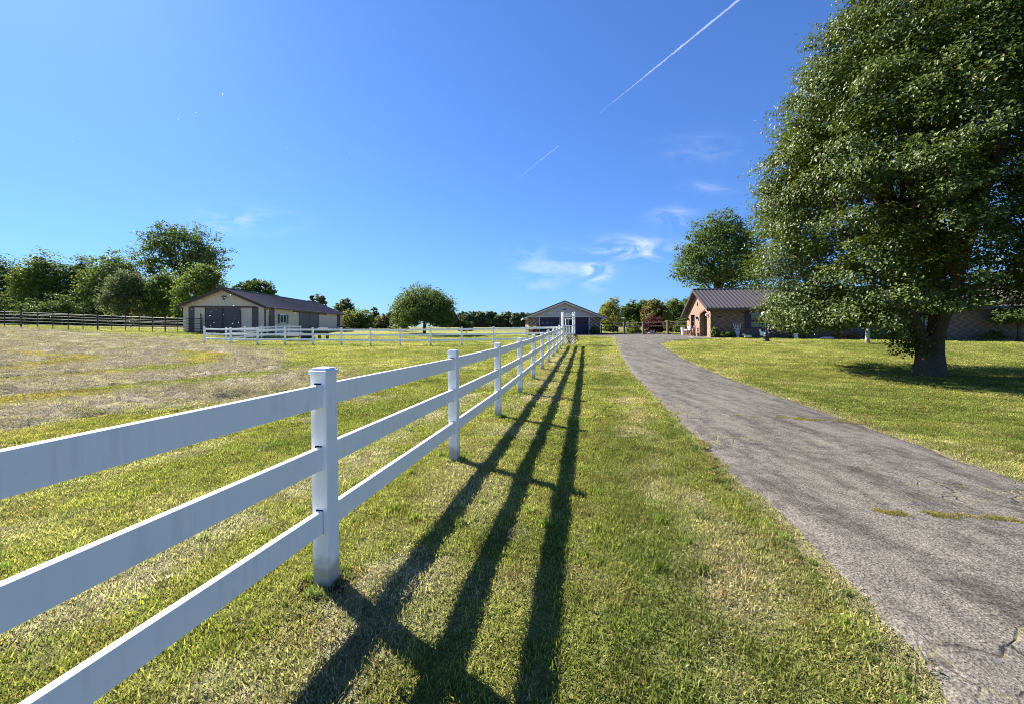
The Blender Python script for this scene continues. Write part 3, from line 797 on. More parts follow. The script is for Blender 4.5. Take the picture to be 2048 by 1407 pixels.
def ptree(name, label, px0, px1, pytop, Y, leaf, seed, trunk=.25, shape='round', group=None, ncl=120, nlf=26, ls=.3, low=.0, depth=.9, cat='tree', bark='bark', nlimb=9, spread=.24, shell=.5):
    """tree standing at depth Y whose crown has the given real width and height there"""
    cx = (px0 + px1) / 2; b = at(cx, Y); ncl = int(ncl * 1.9)
    w = (px1 - px0) / F * Y / 2; h = EYE + (HY - pytop) / F * Y - b.z
    z0 = h * low; hz = (h - z0)
    if shape == 'round':
        e = [(0, 0, z0 + hz * .52, w * .86, w * depth * .86, hz * .47), (-w * .4, w * .1, z0 + hz * .42, w * .58, w * .55, hz * .36), (w * .42, -w * .1, z0 + hz * .40, w * .55, w * .55, hz * .36), (w * .08, 0, z0 + hz * .72, w * .55, w * .5, hz * .27)]
    elif shape == 'tall':
        e = [(0, 0, z0 + hz * .36, w * .95, w * depth, hz * .36), (0, 0, z0 + hz * .66, w * .6, w * .6, hz * .32), (-w * .3, 0, z0 + hz * .45, w * .6, w * .6, hz * .3)]
    elif shape == 'open':
        e = [(0, 0, z0 + hz * .70, w * .62, w * .6, hz * .30), (-w * .56, 0, z0 + hz * .55, w * .40, w * .5, hz * .27), (w * .55, 0, z0 + hz * .52, w * .42, w * .5, hz * .28), (w * .15, w * .2, z0 + hz * .45, w * .5, w * .5, hz * .25), (-w * .2, -w * .2, z0 + hz * .35, w * .5, w * .5, hz * .22), (-w * .25, 0, z0 + hz * .78, w * .35, w * .4, hz * .2)]
    elif shape == 'dome':
        e = [(0, 0, z0 + hz * .46, w * .93, w * depth, hz * .52), (-w * .5, 0, z0 + hz * .36, w * .46, w * .5, hz * .36), (w * .5, 0, z0 + hz * .34, w * .46, w * .5, hz * .34), (0, -w * .4, z0 + hz * .3, w * .6, w * .5, hz * .3)]
    else:
        e = [(0, 0, z0 + hz * .25, w * .95, w * depth, hz * .73), (-w * .45, 0, z0 + hz * .2, w * .5, w * .5, hz * .5), (w * .45, 0, z0 + hz * .2, w * .5, w * .5, hz * .46), (0, 0, z0 + hz * .1, w, w * .6, hz * .3)]
    return tree(name, label, b, h * .5 if trunk else 0, trunk, e, leaf, ncl, nlf, ls, seed, group, cat, bark, nlimb, spread, shell)

# --- the big pear tree
def pear_tree():
    tb = at(1858, 12.7)
    root = thing('pear_tree', 'huge dense glossy pear tree on the right lawn with forked grey trunk', 'tree', tb)
    g = np.random.default_rng(11); random.seed(11)
    prof_z = [1.25, 1.7, 2.5, 3.5, 5.6, 7.6, 9.4, 11.5, 13.4, 15.2]
    prof_r = [2.7, 3.9, 4.5, 4.85, 5.0, 4.8, 4.05, 3.1, 1.75, .4]
    B = []
    tries = 0
    while len(B) < 300 and tries < 60000:
        tries += 1
        z_ = 1.8 + 12.9 * g.random() ** 1.05; r_ = float(np.interp(z_, prof_z, prof_r)); a_ = g.random() * 2 * math.pi
        if g.random() > r_ / 4.7: continue
        if float(fbm(a_ * 2.1 + 7, z_ * .42, 95, 2)) < .37: continue
        r_ *= 1 + .30 * (float(fbm(a_ * 3.2 + 3, z_ * .55, 97, 2)) - .52)
        c_ = np.array((r_ * .80 * math.cos(a_), r_ * .80 * math.sin(a_), z_))
        if all((((c_ - q_[0]) * np.array((1, 1, 1.45))) ** 2).sum() > .96 ** 2 for q_ in B): B.append((c_, a_, r_))
    for a_ in np.linspace(R(95), R(205), 8):
        B.append((np.array((3.55 * math.cos(a_), 3.55 * math.sin(a_), 1.8 + .35 * g.random())), a_, 4.4))
        B.append((np.array((2.75 * math.cos(a_ + .2), 2.75 * math.sin(a_ + .2), 1.95 + .3 * g.random())), a_, 3.6))
    C, d, z, az, BC, TN = [], [], [], [], [], []
    for c_, a_, r_ in B:
        sz_ = (.70 + .45 * g.random()) * min(1.0, .45 + r_ / 5); tn_ = g.random()
        for _ in range(15):
            v_ = g.normal(size=3); v_ /= np.linalg.norm(v_); v_ *= .62 + .38 * g.random() ** .5
            out = np.array((math.cos(a_), math.sin(a_), .15))
            v_[2] = abs(v_[2]) if g.random() < .7 else v_[2]; p_ = c_ + v_ * sz_ * np.array((.92, .92, .46)) + out * sz_ * .30 * (v_ @ out); p_[2] -= .42 * sz_ * max(-.3, v_ @ out)
            rr_ = math.hypot(p_[0], p_[1]); lim = float(np.interp(p_[2], prof_z, prof_r)) * 1.10
            if rr_ > lim: p_[:2] *= lim / rr_
            C.append(p_); d.append((math.cos(a_) * .7 + v_[0] * .6, math.sin(a_) * .7 + v_[1] * .6, .25 + v_[2] * .5)); z.append(p_[2]); az.append(a_); BC.append(c_ - out * .25 * sz_); TN.append(tn_)
    for _ in range(800):
        z_ = 2.4 + 10.5 * g.random(); r_ = float(np.interp(z_, prof_z, prof_r)) * (.30 + .45 * g.random()); a_ = g.random() * 2 * math.pi
        C.append((r_ * math.cos(a_), r_ * math.sin(a_), z_)); d.append((math.cos(a_), math.sin(a_), .25)); z.append(z_); az.append(a_); BC.append(np.array(C[-1]) * np.array((.8, .8, 1))); TN.append(.2)  # inner clusters get a fixed dark tone, crown shade put into leaf colour
    BC = np.array(BC); TN = np.array(TN)
    C = np.array(C); d = np.array(d); d /= np.linalg.norm(d, axis=1, keepdims=True); z = np.array(z); az = np.array(az); ncl = len(C)
    nlf = 66
    cid = np.repeat(np.arange(ncl), nlf)
    sz = (.22 + .22 * g.random(ncl))
    off = np.clip(g.normal(size=(ncl * nlf, 3)) * .5, -1, 1)
    # sprays: long outward and hanging, thin across
    o_out = (off * d[cid]).sum(1, keepdims=True)
    off = off + d[cid] * o_out * .55; off[:, 2] = off[:, 2] * .60 - .22 * np.abs(o_out[:, 0])
    P = C[cid] + off * sz[cid, None]
    N = P - BC[cid]; N /= np.linalg.norm(N, axis=1, keepdims=True) + .05
    N = N * .75 + unit(g, ncl * nlf) * .55 + np.array((0, 0, .75))
    tone = np.clip(.5 + .5 * np.sin(az * 7 + z * 2.3) * .5 + g.normal(0, .2, ncl), 0, 1)
    rnd = np.clip(.25 * tone[cid] + .30 * TN[cid] + .45 * g.random(ncl * nlf) ** 1.2, 0, 1)
    # low shoots beside the trunk fork
    az_ = np.arctan2(P[:, 1], P[:, 0]); hor_ = np.hypot(P[:, 0], P[:, 1])
    leftish = np.cos(az_ - R(140)) > .25
    floor_ = np.where(leftish & (hor_ > 1.6), 1.32, 2.15) + .25 * np.sin(az_ * 6)
    front_ = (np.cos(az_ - R(-137)) > .2) & (hor_ < 2.6) & (P[:, 2] < 2.7)
    kk = (P[:, 2] > floor_) & ~front_
    P, N, rnd = P[kk], N[kk], rnd[kk]
    for (cx_, cy_, cz_) in ((-1.05, -.1, 1.5), (-1.4, .1, 1.85), (-.8, -.1, 1.15), (-1.8, .3, 2.1), (-.62, -.1, .95)):
        nn = 260
        P = np.concatenate([P, np.array((cx_, cy_, cz_)) + g.normal(size=(nn, 3)) * np.array((.26, .24, .20))])
        N = np.concatenate([N, unit(g, nn) * .8 + np.array((-.4, -.1, .6))]); rnd = np.concatenate([rnd, g.random(nn)])
    k = P[:, 2] > .55; P, N, rnd = P[k], N[k], rnd[k]
    size = .10 * (.6 + .7 * g.random(len(P)))
    me = leaves_mesh('crown', P, N, size, M['pear'], .66, .28, rnd, 5, droop=np.array((0, 0, -.9)))
    o = bpy.data.objects.new('crown', me); COL.objects.link(o); o.parent = root
    m = MB()
    stems = [(-.16, -.03, -1.25, -.3, 2.9, .27), (.17, .02, .42, .1, 3.2, .30), (.02, .16, .1, 1.1, 3.0, .24), (-.02, -.16, -.1, -.9, 3.0, .22), (.2, .1, 1.5, .5, 3.1, .2)]
    for bx, by, ex, ey, ez, rr in stems:
        m.tube([(bx * 1.5, by * 1.5, -.35), (bx * 1.15, by * 1.15, .12), (bx, by, .75), (bx * 1.2 + (ex - bx) * .22, by + (ey - by) * .22, 1.35), (bx + (ex - bx) * .6, by + (ey - by) * .6, 2.1), (ex, ey, ez)],
               [rr * 1.25, rr * 1.02, rr * .86, rr * .72, rr * .6, rr * .5], 14)
    for k in range(7):
        a = k * .9 + .3; m.tube([(.25 * math.cos(a), .25 * math.sin(a), .35), (.36 * math.cos(a), .36 * math.sin(a), .03), (.48 * math.cos(a), .48 * math.sin(a), -.22)], [.12, .11, .05], 8)
    tr_o = m.build('trunk', M['bark'], root, smooth=True)
    rm = tr_o.modifiers.new('remesh', 'REMESH'); rm.mode = 'VOXEL'; rm.voxel_size = .03; rm.use_smooth_shade = True
    m = MB()
    for bx, by, ex, ey, ez, rr in stems:
        for j in range(9):
            i = g.integers(0, ncl)
            # aim at clusters on this stem's side, above it
            best = None
            for _ in range(30):
                i = g.integers(0, ncl); c_ = C[i]
                sc = (c_[0] - ex) ** 2 * .6 + (c_[1] - ey) ** 2 * .6 - (c_[2] - ez) * .8 + (60 if c_[2] < ez - .6 else 0) + 6 * random.random()
                if best is None or sc < best[0]: best = (sc, c_)
            limb(m, (ex, ey, ez - .1), best[1], rr * .42, .02, .10, 7)
    for k in range(26):
        i = g.integers(0, ncl); c_ = C[i]
        if c_[2] > 5.5: continue
        limb(m, (.3 * math.cos(k), .3 * math.sin(k), 1.9 + .8 * random.random()), c_, .06, .012, .08, 6)
    m.build('branches', M['bark'], root, smooth=True)
    return root
pear_tree()

# --- left wood, by depth
ptree('broadleaf_tree', 'dark tree at the far left edge of the wood behind the pipe corral', -60, 62, 516, 84, 'dark_leaf', 21, ncl=190, ls=.42)
ptree('broadleaf_tree', 'rounded yellow topped tree second from the left edge of the wood', 34, 128, 506, 80, 'mid_leaf', 22, ncl=190, ls=.40)
ptree('broadleaf_tree', 'dark green tree with a ragged top in the middle of the left wood', 108, 205, 514, 82, 'dark_leaf', 23, ncl=190, ls=.40)
ptree('broadleaf_tree', 'wide olive topped tree left of the tallest tree', 165, 290, 503, 78, 'mid_leaf', 24, ncl=220, ls=.38)
ptree('broadleaf_tree', 'tallest open crowned tree rising above the left wood behind the barn', 268, 458, 446, 86, 'dark_leaf', 25, trunk=.42, shape='open', ncl=260, nlf=22, ls=.42, low=.28, nlimb=26, spread=.22, shell=.35)
ptree('broadleaf_tree', 'pale grey green rounded tree in front of the left wood', 202, 304, 543, 62, 'grey_leaf', 26, ncl=170, ls=.28, low=.04)
ptree('broadleaf_tree', 'narrow bright topped tree between the grey green tree and the barn', 286, 366, 545, 64, 'mid_leaf', 27, ncl=150, ls=.30, low=.05)
ptree('broadleaf_tree', 'leafy green tree standing against the left end of the barn roof', 350, 458, 526, 60, 'mid_leaf', 28, ncl=190, ls=.30, low=.08)
for k, (x0, x1, yt) in enumerate(((-50, 30, 588), (20, 92, 596), (80, 160, 584), (150, 222, 600), (300, 372, 598))):
    ptree('understory_bush', ['dense dark bush at the left edge under the wood', 'low dark bush under the yellow topped tree', 'dark bush in the shade of the ragged topped tree', 'small dark bush left of the grey green tree', 'dark bush beside the left barn wall'][k], x0, x1, yt, 68 + k, 'dark_leaf', 40 + k, trunk=.1, shape='bush', ncl=90, ls=.36, low=.0, cat='bush', group='bushes under the left wood', nlimb=4)
for k in range(11):
    x0 = -150 + 52 * k
    ptree('understory_bush', 'dense dark undergrowth closing the gaps below the left wood', x0, x0 + 92, 566 + 8 * ((k * 5) % 4), 94 + (k * 7) % 5, 'dark_leaf', 140 + k, trunk=.1, shape='bush', ncl=110, ls=.55, low=-.04, cat='bush', group='undergrowth of the left wood', nlimb=3)
ptree('broadleaf_tree', 'loose round tree rising behind the middle of the barn roof', 468, 560, 555, 88, 'dark_leaf', 29, ncl=130, ls=.40, shape='open', low=.2, nlimb=14)
ptree('broadleaf_tree', 'small thin tree above the far end of the barn roof', 614, 656, 586, 105, 'hazed_leaf', 30, ncl=45, ls=.45, shape='open', low=.2, nlimb=10)
ptree('broadleaf_tree', 'small round dark tree above the bright bushes beside the barn', 664, 711, 597, 105, 'hazed_leaf', 31, ncl=60, ls=.45, shape='round', low=.2)
ptree('hedge_bush', 'bright yellow green bush touching the far end of the barn', 676, 716, 621, 72, 'yellow_leaf', 32, trunk=.08, shape='bush', ncl=90, ls=.30, low=0, cat='bush', nlimb=3)
ptree('hedge_bush', 'large leafy bright bush right of the barn', 702, 748, 617, 74, 'bright_leaf', 33, trunk=.08, shape='bush', ncl=110, ls=.30, low=0, cat='bush', nlimb=3)
ptree('hedge_bush', 'low olive bush between the bright bush and the round tree', 742, 782, 630, 80, 'olive_leaf', 34, trunk=.08, shape='bush', ncl=90, ls=.32, low=0, cat='bush', nlimb=3)
ptree('broadleaf_tree', 'small slim tree standing above the olive bush', 738, 760, 614, 108, 'hazed_leaf', 35, ncl=40, ls=.45, shape='tall', low=.1)
ptree('broadleaf_tree', 'small dark tree just left of the lone round tree', 768, 792, 623, 108, 'hazed_leaf', 36, ncl=40, ls=.45, shape='tall', low=.1)
ptree('hedge_bush', 'pale green bush at the left foot of the lone round tree', 778, 818, 630, 60, 'grey_leaf', 37, trunk=.06, shape='bush', ncl=70, ls=.22, low=0, cat='bush', nlimb=3)
ptree('broadleaf_tree', 'lone round crowned tree on the lawn behind the crossing fence', 784, 913, 571, 47, 'lone_leaf', 38, trunk=.16, shape='dome', ncl=380, nlf=36, ls=.19, low=.10, nlimb=16, spread=.20)
ptree('round_shrub', 'small round clipped shrub right of the lone round tree', 916, 948, 642, 47, 'mid_leaf', 39, trunk=.06, shape='round', ncl=70, nlf=30, ls=.13, low=.10, cat='shrub', nlimb=5)
# --- far wood: individual trees along the field edge
g_ = np.random.default_rng(77)
FAR_L = ['tall', 'round']
fx = 880
k = 0
words = ['blunt', 'narrow', 'pointed', 'bushy', 'ragged', 'slim', 'domed', 'leaning', 'wide', 'short', 'tufted', 'thin', 'feathery', 'squat', 'tall', 'stout', 'crooked', 'shaggy', 'sparse', 'plump', 'small', 'stubby']
protos = []
while fx < 1072 and k < 22:
    w = g_.uniform(13, 21)
    yt = 627 + g_.uniform(-5, 4) - (3 if fx < 960 else 0)
    r = ptree('woodland_tree', 'dark green tree in the distant wood edge left of the garage', fx - w * .85, fx + w * .85, yt, 165 + g_.uniform(0, 14), 'hazed_leaf', 500 + k, trunk=.22, shape=FAR_L[k % 2], ncl=46, nlf=16, ls=.75, low=.16 if k % 3 else .05, group='trees of the distant wood', nlimb=4)
    fx += w * .62; k += 1
for k in range(9):
    x0 = 890 + 20 * k + g_.uniform(-4, 4)
    ptree('woodland_tree', 'dark green tree in the distant wood edge left of the garage', x0 - 14, x0 + 14, 634 + g_.uniform(-3, 3), 182, 'hazed_leaf', 540 + k, trunk=.2, shape='bush', ncl=44, nlf=16, ls=.8, low=0, group='trees of the distant wood', nlimb=3)
# --- trees between garage and house
ptree('birch_tree', 'tall yellow green young tree right of the garage', 1200, 1250, 591, 60, 'yellow_leaf', 61, trunk=.10, shape='tall', ncl=110, nlf=26, ls=.20, low=.08, nlimb=10)
ptree('broadleaf_tree', 'dark tree behind the yellow green young tree', 1196, 1232, 606, 78, 'dark_leaf', 62, ncl=90, ls=.34, low=.05)
ptree('broadleaf_tree', 'round very dark tree in the middle of the gap beyond the pipe gate', 1236, 1294, 604, 74, 'dark_leaf', 63, ncl=130, ls=.32, low=.0)
ptree('broadleaf_tree', 'dark treetop showing above the olive tree', 1266, 1312, 598, 92, 'dark_leaf', 64, ncl=110, ls=.40, low=.0)
ptree('broadleaf_tree', 'olive brown bushy tree behind the dark red bush', 1282, 1340, 598, 70, 'olive_leaf', 65, ncl=150, ls=.28, low=.0)
ptree('broadleaf_tree', 'mid green tree left of the house gable', 1322, 1372, 599, 76, 'mid_leaf', 66, ncl=130, ls=.32, low=.0)
ptree('broadleaf_tree', 'dark green tree half hidden behind the house gable', 1350, 1410, 597, 84, 'dark_leaf', 67, ncl=130, ls=.36, low=.0)
ptree('leafy_bush', 'lime green bush behind the pipe gate', 1250, 1282, 640, 56, 'bright_leaf', 68, trunk=.05, shape='bush', ncl=80, ls=.18, low=0, cat='bush', nlimb=3)
ptree('leafy_bush', 'dark red leaved bush behind the pale boulder', 1290, 1326, 633, 55, 'red_leaf', 69, trunk=.06, shape='bush', ncl=130, ls=.17, low=0, cat='bush', nlimb=5)
ptree('leafy_bush', 'dull green bush right of the dark red bush', 1320, 1352, 640, 58, 'olive_leaf', 70, trunk=.05, shape='bush', ncl=80, ls=.20, low=0, cat='bush', nlimb=3)
ptree('leafy_bush', 'dark green bush beside the back corner of the house', 1350, 1384, 634, 54, 'dark_leaf', 71, trunk=.05, shape='bush', ncl=90, ls=.20, low=0, cat='bush', nlimb=3)
ptree('leafy_bush', 'mid green bush near the right garage wall', 1206, 1236, 642, 64, 'mid_leaf', 72, trunk=.05, shape='bush', ncl=80, ls=.20, low=0, cat='bush', nlimb=3)
# --- big tree behind the house
ptree('broadleaf_tree', 'large airy tree rising behind the ridge of the house', 1350, 1530, 428, 52, 'dark_leaf', 73, trunk=.34, shape='round', ncl=330, nlf=34, ls=.27, low=.22, nlimb=26, spread=.19, shell=.45)

# ------------------------------------------------------------------ wall with openings (x along wall, z up, faces -y)
def wall_panel(m, x0, x1, z0, z1, opens=(), y=0.0, depth=.18, mi=0, gable=None):
    xs = sorted({x0, x1, *[o[0] for o in opens], *[o[2] for o in opens]}); zs_ = sorted({z0, z1, *[o[1] for o in opens], *[o[3] for o in opens]})
    def inside(x, z): return any(o[0] < x < o[2] and o[1] < z < o[3] for o in opens)
    for i in range(len(xs) - 1):
        for j in range(len(zs_) - 1):
            a, b, c, d = xs[i], xs[i+1], zs_[j], zs_[j+1]
            if not inside((a + b) / 2, (c + d) / 2): m.quad((a, y, c), (b, y, c), (b, y, d), (a, y, d), mi)
    for o in opens:
        a, c, b, d = o
        m.quad((a, y, c), (a, y, d), (a, y + depth, d), (a, y + depth, c), mi); m.quad((b, y, c), (b, y + depth, c), (b, y + depth, d), (b, y, d), mi)
        m.quad((a, y, d), (b, y, d), (b, y + depth, d), (a, y + depth, d), mi); m.quad((a, y, c), (a, y + depth, c), (b, y + depth, c), (b, y, c), mi)
    if gable: m.add([(p[0], y, p[1]) for p in gable], [tuple(range(len(gable)))], mi)

# ------------------------------------------------------------------ garage
def garage():
    Yg = 50.0; W = 9.3; cx = (1128.5 - CX) / F * Yg; z0 = .62
    root = thing('garage', 'brick garage with two dark purple doors and a pale gable beyond the arbor', 'garage', (cx, Yg, z0))
    hw = W / 2; He = 2.42; D = 10.0; hr = He + 1.85
    ops = [(-3.15, 0, -.6, 2.28), (.6, 0, 3.15, 2.28)]
    m = MB(); wall_panel(m, -hw, hw, -.6, He, [(a, -.6, b, d) for a, c, b, d in ops], 0, .25)
    m.quad((-hw, 0, -.6), (-hw, 0, He), (-hw, D, He), (-hw, D, -.6)); m.quad((hw, 0, -.6), (hw, D, -.6), (hw, D, He), (hw, 0, He)); m.quad((-hw, D, -.6), (-hw, D, He), (hw, D, He), (hw, D, -.6))
    m.build('wall', M['brick_garage'], root)
    m = MB(); m.prism([(-hw + .05, He - .02), (hw - .05, He - .02), (0, hr - .14)], -.03, .05); m.build('gable_siding', M['lap'], root)
    m = MB(); m.prism([(-hw + .05, He), (hw - .05, He), (0, hr - .16)], D - .05, D); m.build('gable_siding', M['lap'], root)
    ov = .72; sl = (hr - He) / hw
    m = MB()
    for s in (-1, 1):
        a, b = (s * (hw + ov), He - sl * ov), (0, hr)
        poly = [(a[0], a[1]), (b[0], b[1]), (b[0], b[1] + .13), (a[0], a[1] + .13)]
        m.prism(poly, -.55, D + .4)
        nrib = 36
    roof = m.build('roof', M['brown_metal'], root)
    m = MB()
    for s in (-1, 1):
        a, b = (s * (hw + ov - .02), He - sl * (ov - .02)), (0, hr)
        m.prism([(a[0], a[1] - .17), (b[0], b[1] - .19), (b[0], b[1] - .004), (a[0], a[1] - .004)], -.54, -.49)
        x = s * (hw + ov / 2 + .03)
        m.box((x, -.26, He - sl * ov - .10), (ov - .06, .5, .1))
        m.box((s * (hw + ov - .03), D / 2, He - sl * ov - .03), (.04, D, .18))
    m.build('fascia', M['fascia'], root)
    m = MB(); m.box((0, -.05, He - .08), (W - .1, .05, .16)); m.build('frieze_board', M['fascia'], root)
    for s, (a, c, b, d) in enumerate(ops):
        m = MB(); m.box((a - .05, -.015, d / 2 - .05), (.10, .05, d + .1)); m.box((b + .05, -.015, d / 2 - .05), (.10, .05, d + .1)); m.box(((a + b) / 2, -.015, d + .05), (b - a + .2, .05, .10)); m.build('door_frame', M['trim_white'], root)
        m = MB(); n = 5
        for k in range(n): m.box(((a + b) / 2, .2, d * (k + .5) / n), (b - a, .05, d / n - .02))
        m.box(((a + b) / 2, .235, d / 2 - .2), (b - a, .02, d + .4))
        dr = m.build('garage_door', M['navy'], root)
        for k in range(4):
            m = MB(); m.box((a + (b - a) * (k + .5) / 4, .17, d * .68), ((b - a) / 4 - .24, .03, .22)); m.build('window_pane', M['glass'], dr)
        m = MB(); m.box(((a + b) / 2, .165, d * .30), (.16, .04, .03)); m.build('handle', M['black'], dr)
    m = MB(); m.prism([(-.36, 3.32), (-.20, 3.25), (-.08, 3.27), (0, 3.16), (.08, 3.27), (.20, 3.25), (.36, 3.32), (.18, 3.35), (.07, 3.33), (0, 3.38), (-.07, 3.33), (-.18, 3.35)], -.08, -.031); m.build('gable_emblem', M['black'], root)
    m = MB(); m.lathe([(.02, .08), (.09, .06), (.11, 0), (.05, -.05)], c=(0, -.13, 3.9)); m.box((0, -.06, 3.94), (.05, .1, .05)); m.build('gable_lamp', M['globe'], root)
    m = MB(); m.tube([(hw + .05, -.1, He - .2), (hw + .05, -.1, .1), (hw + .05, -.3, .02)], .045); m.build('downspout', M['trim_brown'], root)
    m = MB(); m.tube([(hw + .02, -.06, He - .95), (hw + .25, -.1, He - .72), (hw + .62, -.2, He - .35)], .05); m.build('eave_brace', M['trim_brown'], root)
    return root
garage()
ptree('flowering_shrub', 'pale flowering shrub at the left corner of the garage', 1052, 1078, 649, 48.6, 'flower', 81, trunk=.05, shape='bush', ncl=60, ls=.14, low=0, cat='shrub', nlimb=3)
ptree('foundation_shrub', 'dark shrub at the right corner of the garage', 1178, 1199, 652, 48.9, 'dark_leaf', 82, trunk=.05, shape='bush', ncl=70, ls=.13, low=0, cat='shrub', nlimb=3)
ptree('foundation_shrub', 'low dark shrub left of the garage behind the crossing fence', 1056, 1082, 659, 47.8, 'red_leaf', 83, trunk=.05, shape='bush', ncl=60, ls=.13, low=0, cat='shrub', nlimb=3)

# ------------------------------------------------------------------ house (local x along the front, y to the back)
def house():
    base = Vector((16.9, 33.0, .74)); th = math.atan2(-1.04, 6.5)
    root = thing('house', 'long low brick ranch house with chevron walls behind the pear tree', 'house', base, th)
    He, D, Lh = 2.66, 7.0, 29.0
    Hb = 2.2; yr, Hr = 3.5, 4.30
    wins = [(3.15, .82, 5.05, 2.15), (9.6, .95, 11.3, 2.15), (15.0, .9, 16.6, 2.1), (23.6, 1.35, 25.0, 2.05)]
    door = (13.0, 0, 13.95, 2.1)
    m = MB(); wall_panel(m, 0, Lh, -.8, He, wins + [(door[0], -.8, door[2], door[3])], 0, .14)
    m.quad((Lh, 0, -.8), (Lh, D, -.8), (Lh, D, Hb + .1), (Lh, 0, He)); m.quad((0, D, -.8), (Lh, D, -.8), (Lh, D, Hb), (0, D, Hb))
    m.build('wall', M['brick_house'], root)
    # gable end: built in its own frame (x -> along -y), then turned to face -x
    ge = MB()
    ops = [(.86, -.8, 2.9, 2.05), (4.35, .78, 5.65, 2.1)]
    arch = [(.86 + 1.02 - 1.02 * math.cos(a), 2.05 + .34 * math.sin(a)) for a in np.linspace(0, math.pi, 11)]
    tmp = MB(); wall_panel(tmp, 0, D, -.8, 2.05, [(o[0], o[1], o[2], min(o[3], 2.05)) for o in ops], 0, .35)
    # strip above the openings, with an arched head over the doorway
    top = [(0, 2.05)] + arch + [(4.35, 2.05), (4.35, 2.1), (5.65, 2.1), (5.65, 2.05), (D, 2.05), (D, Hb), (yr, Hr), (0, He)]
    for v in tmp.v: pass
    ge.add([(v[1], v[0], v[2]) for v in tmp.v], tmp.f)
    bm = bmesh.new(); vs = [bm.verts.new((0, p[0], p[1])) for p in top]; bm.faces.new(vs); bmesh.ops.triangulate(bm, faces=bm.faces[:])
    bm.verts.index_update(); ge.add([v.co[:] for v in bm.verts], [tuple(v.index for v in f.verts) for f in bm.faces]); bm.free()
    for i in range(len(arch) - 1):
        (y0, z0), (y1, z1) = arch[i], arch[i + 1]
        ge.quad((0, y0, z0), (0, y1, z1), (.35, y1, z1), (.35, y0, z0))
    for y in np.linspace(.2, D - .2, 2): pass
    ge.build('gable_wall', M['brick_sunlit'], root)
    # recessed entry behind the arch
    m = MB()
    m.quad((1.5, .6, -.3), (1.5, 3.2, -.3), (1.5, 3.2, 2.5), (1.5, .6, 2.5)); m.quad((.35, .8, -.3), (1.5, .8, -.3), (1.5, .8, 2.5), (.35, .8, 2.5)); m.quad((.35, 2.95, -.3), (.35, 2.95, 2.5), (1.5, 2.95, 2.5), (1.5, 2.95, -.3)); m.quad((.35, .8, 2.45), (1.5, .8, 2.45), (1.5, 2.95, 2.45), (.35, 2.95, 2.45))
    m.build('entry_recess', M['brick_house'], root)
    m = MB(); m.box((1.46, 2.0, 1.0), (.05, .95, 2.05)); dd = m.build('door', M['trim_brown'], root)
    m = MB(); m.ball((1.40, 1.65, 1.0), .035); m.build('handle', M['pipe'], dd)
    m = MB(); m.box((.20, 5.0, 1.44), (.05, 1.3, 1.32)); w = m.build('window', M['glass'], root)
    m = MB()
    for yy in (4.37, 5.0, 5.63): m.box((.16, yy, 1.44), (.05, .05, 1.32))
    for zz in (.80, 1.44, 2.07): m.box((.165, 5.0, zz), (.05, 1.3, .05))
    m.build('frame', M['dwood'], w)
    for (yy, zz) in ((.55, 1.95), (3.3, 1.75), (6.2, 1.7)):
        m = MB(); m.box((-.05, yy, zz), (.09, .10, .16)); m.lathe([(.03, .12), (.10, .08), (.09, -.1), (.05, -.14)], seg=8, c=(-.13, yy, zz)); m.build('wall_lantern', M['globe'] if yy < 1 else M['black'], root)
    m = MB(); m.box((-.03, 3.45, 3.05), (.06, .16, .30)); m.build('gable_plaque', M['black'], root)
    # roof: two slopes with standing ribs
    ov, gov = .55, .45
    sf = (Hr - He) / yr; sb = (Hr - Hb) / (D - yr)
    yf, zf = -ov, He - sf * ov; yb, zb = D + ov, Hb - sb * ov
    x0, x1 = -gov, Lh + gov
    m = MB()
    def slope(ya, za, yb_, zb_):
        t = .10
        vs = [(x0, ya, za), (x1, ya, za), (x1, yb_, zb_), (x0, yb_, zb_)]
        vs += [(p[0], p[1], p[2] + t) for p in vs]
        m.add(vs, [(0, 3, 2, 1), (4, 5, 6, 7), (0, 1, 5, 4), (1, 2, 6, 5), (2, 3, 7, 6), (3, 0, 4, 7)])
        n = int((x1 - x0) / .32)
        for k in range(n + 1):
            x = x0 + .03 + k * (x1 - x0 - .06) / n
            a, b = Vector((x, ya, za + t)), Vector((x, yb_, zb_ + t))
            nrm = Vector((0, -(zb_ - za), yb_ - ya)).normalized() * .05
            if nrm.z < 0: nrm = -nrm
            w_ = .035
            q = [a + Vector((-w_, 0, 0)), a + Vector((w_, 0, 0)), b + Vector((w_, 0, 0)), b + Vector((-w_, 0, 0))]
            m.add(q + [p + nrm for p in q], [(4, 5, 6, 7), (0, 1, 5, 4), (1, 2, 6, 5), (2, 3, 7, 6), (3, 0, 4, 7)])
    slope(yf, zf, yr, Hr); slope(yb, zb, yr + .001, Hr)
    m.tube([(x0, yr, Hr + .12), (x1, yr, Hr + .12)], .09, 8)
    rf = m.build('roof', M['brown_metal'], root)
    m = MB(); m.box(((x0 + x1) / 2, yf + .02, zf - .09), (x1 - x0 - .01, .04, .18)); m.box((Lh / 2, yf / 2 + .02, zf - .02), (Lh, ov - .06, .03)); m.build('fascia', M['trim_brown'], rf)
    for ya, za in ((yf, zf), (yb, zb)):
        m = MB()
        vs = [(x0 - .012, ya, za - .13), (x0 + .045, ya, za - .13), (x0 + .045, yr, Hr - .13), (x0 - .012, yr, Hr - .13)]
        vs += [(p[0], p[1], p[2] + .21) for p in vs]
        m.add(vs, [(0, 3, 2, 1), (4, 5, 6, 7), (0, 1, 5, 4), (1, 2, 6, 5), (2, 3, 7, 6), (3, 0, 4, 7)]); m.build('bargeboard', M['trim_brown'], rf)
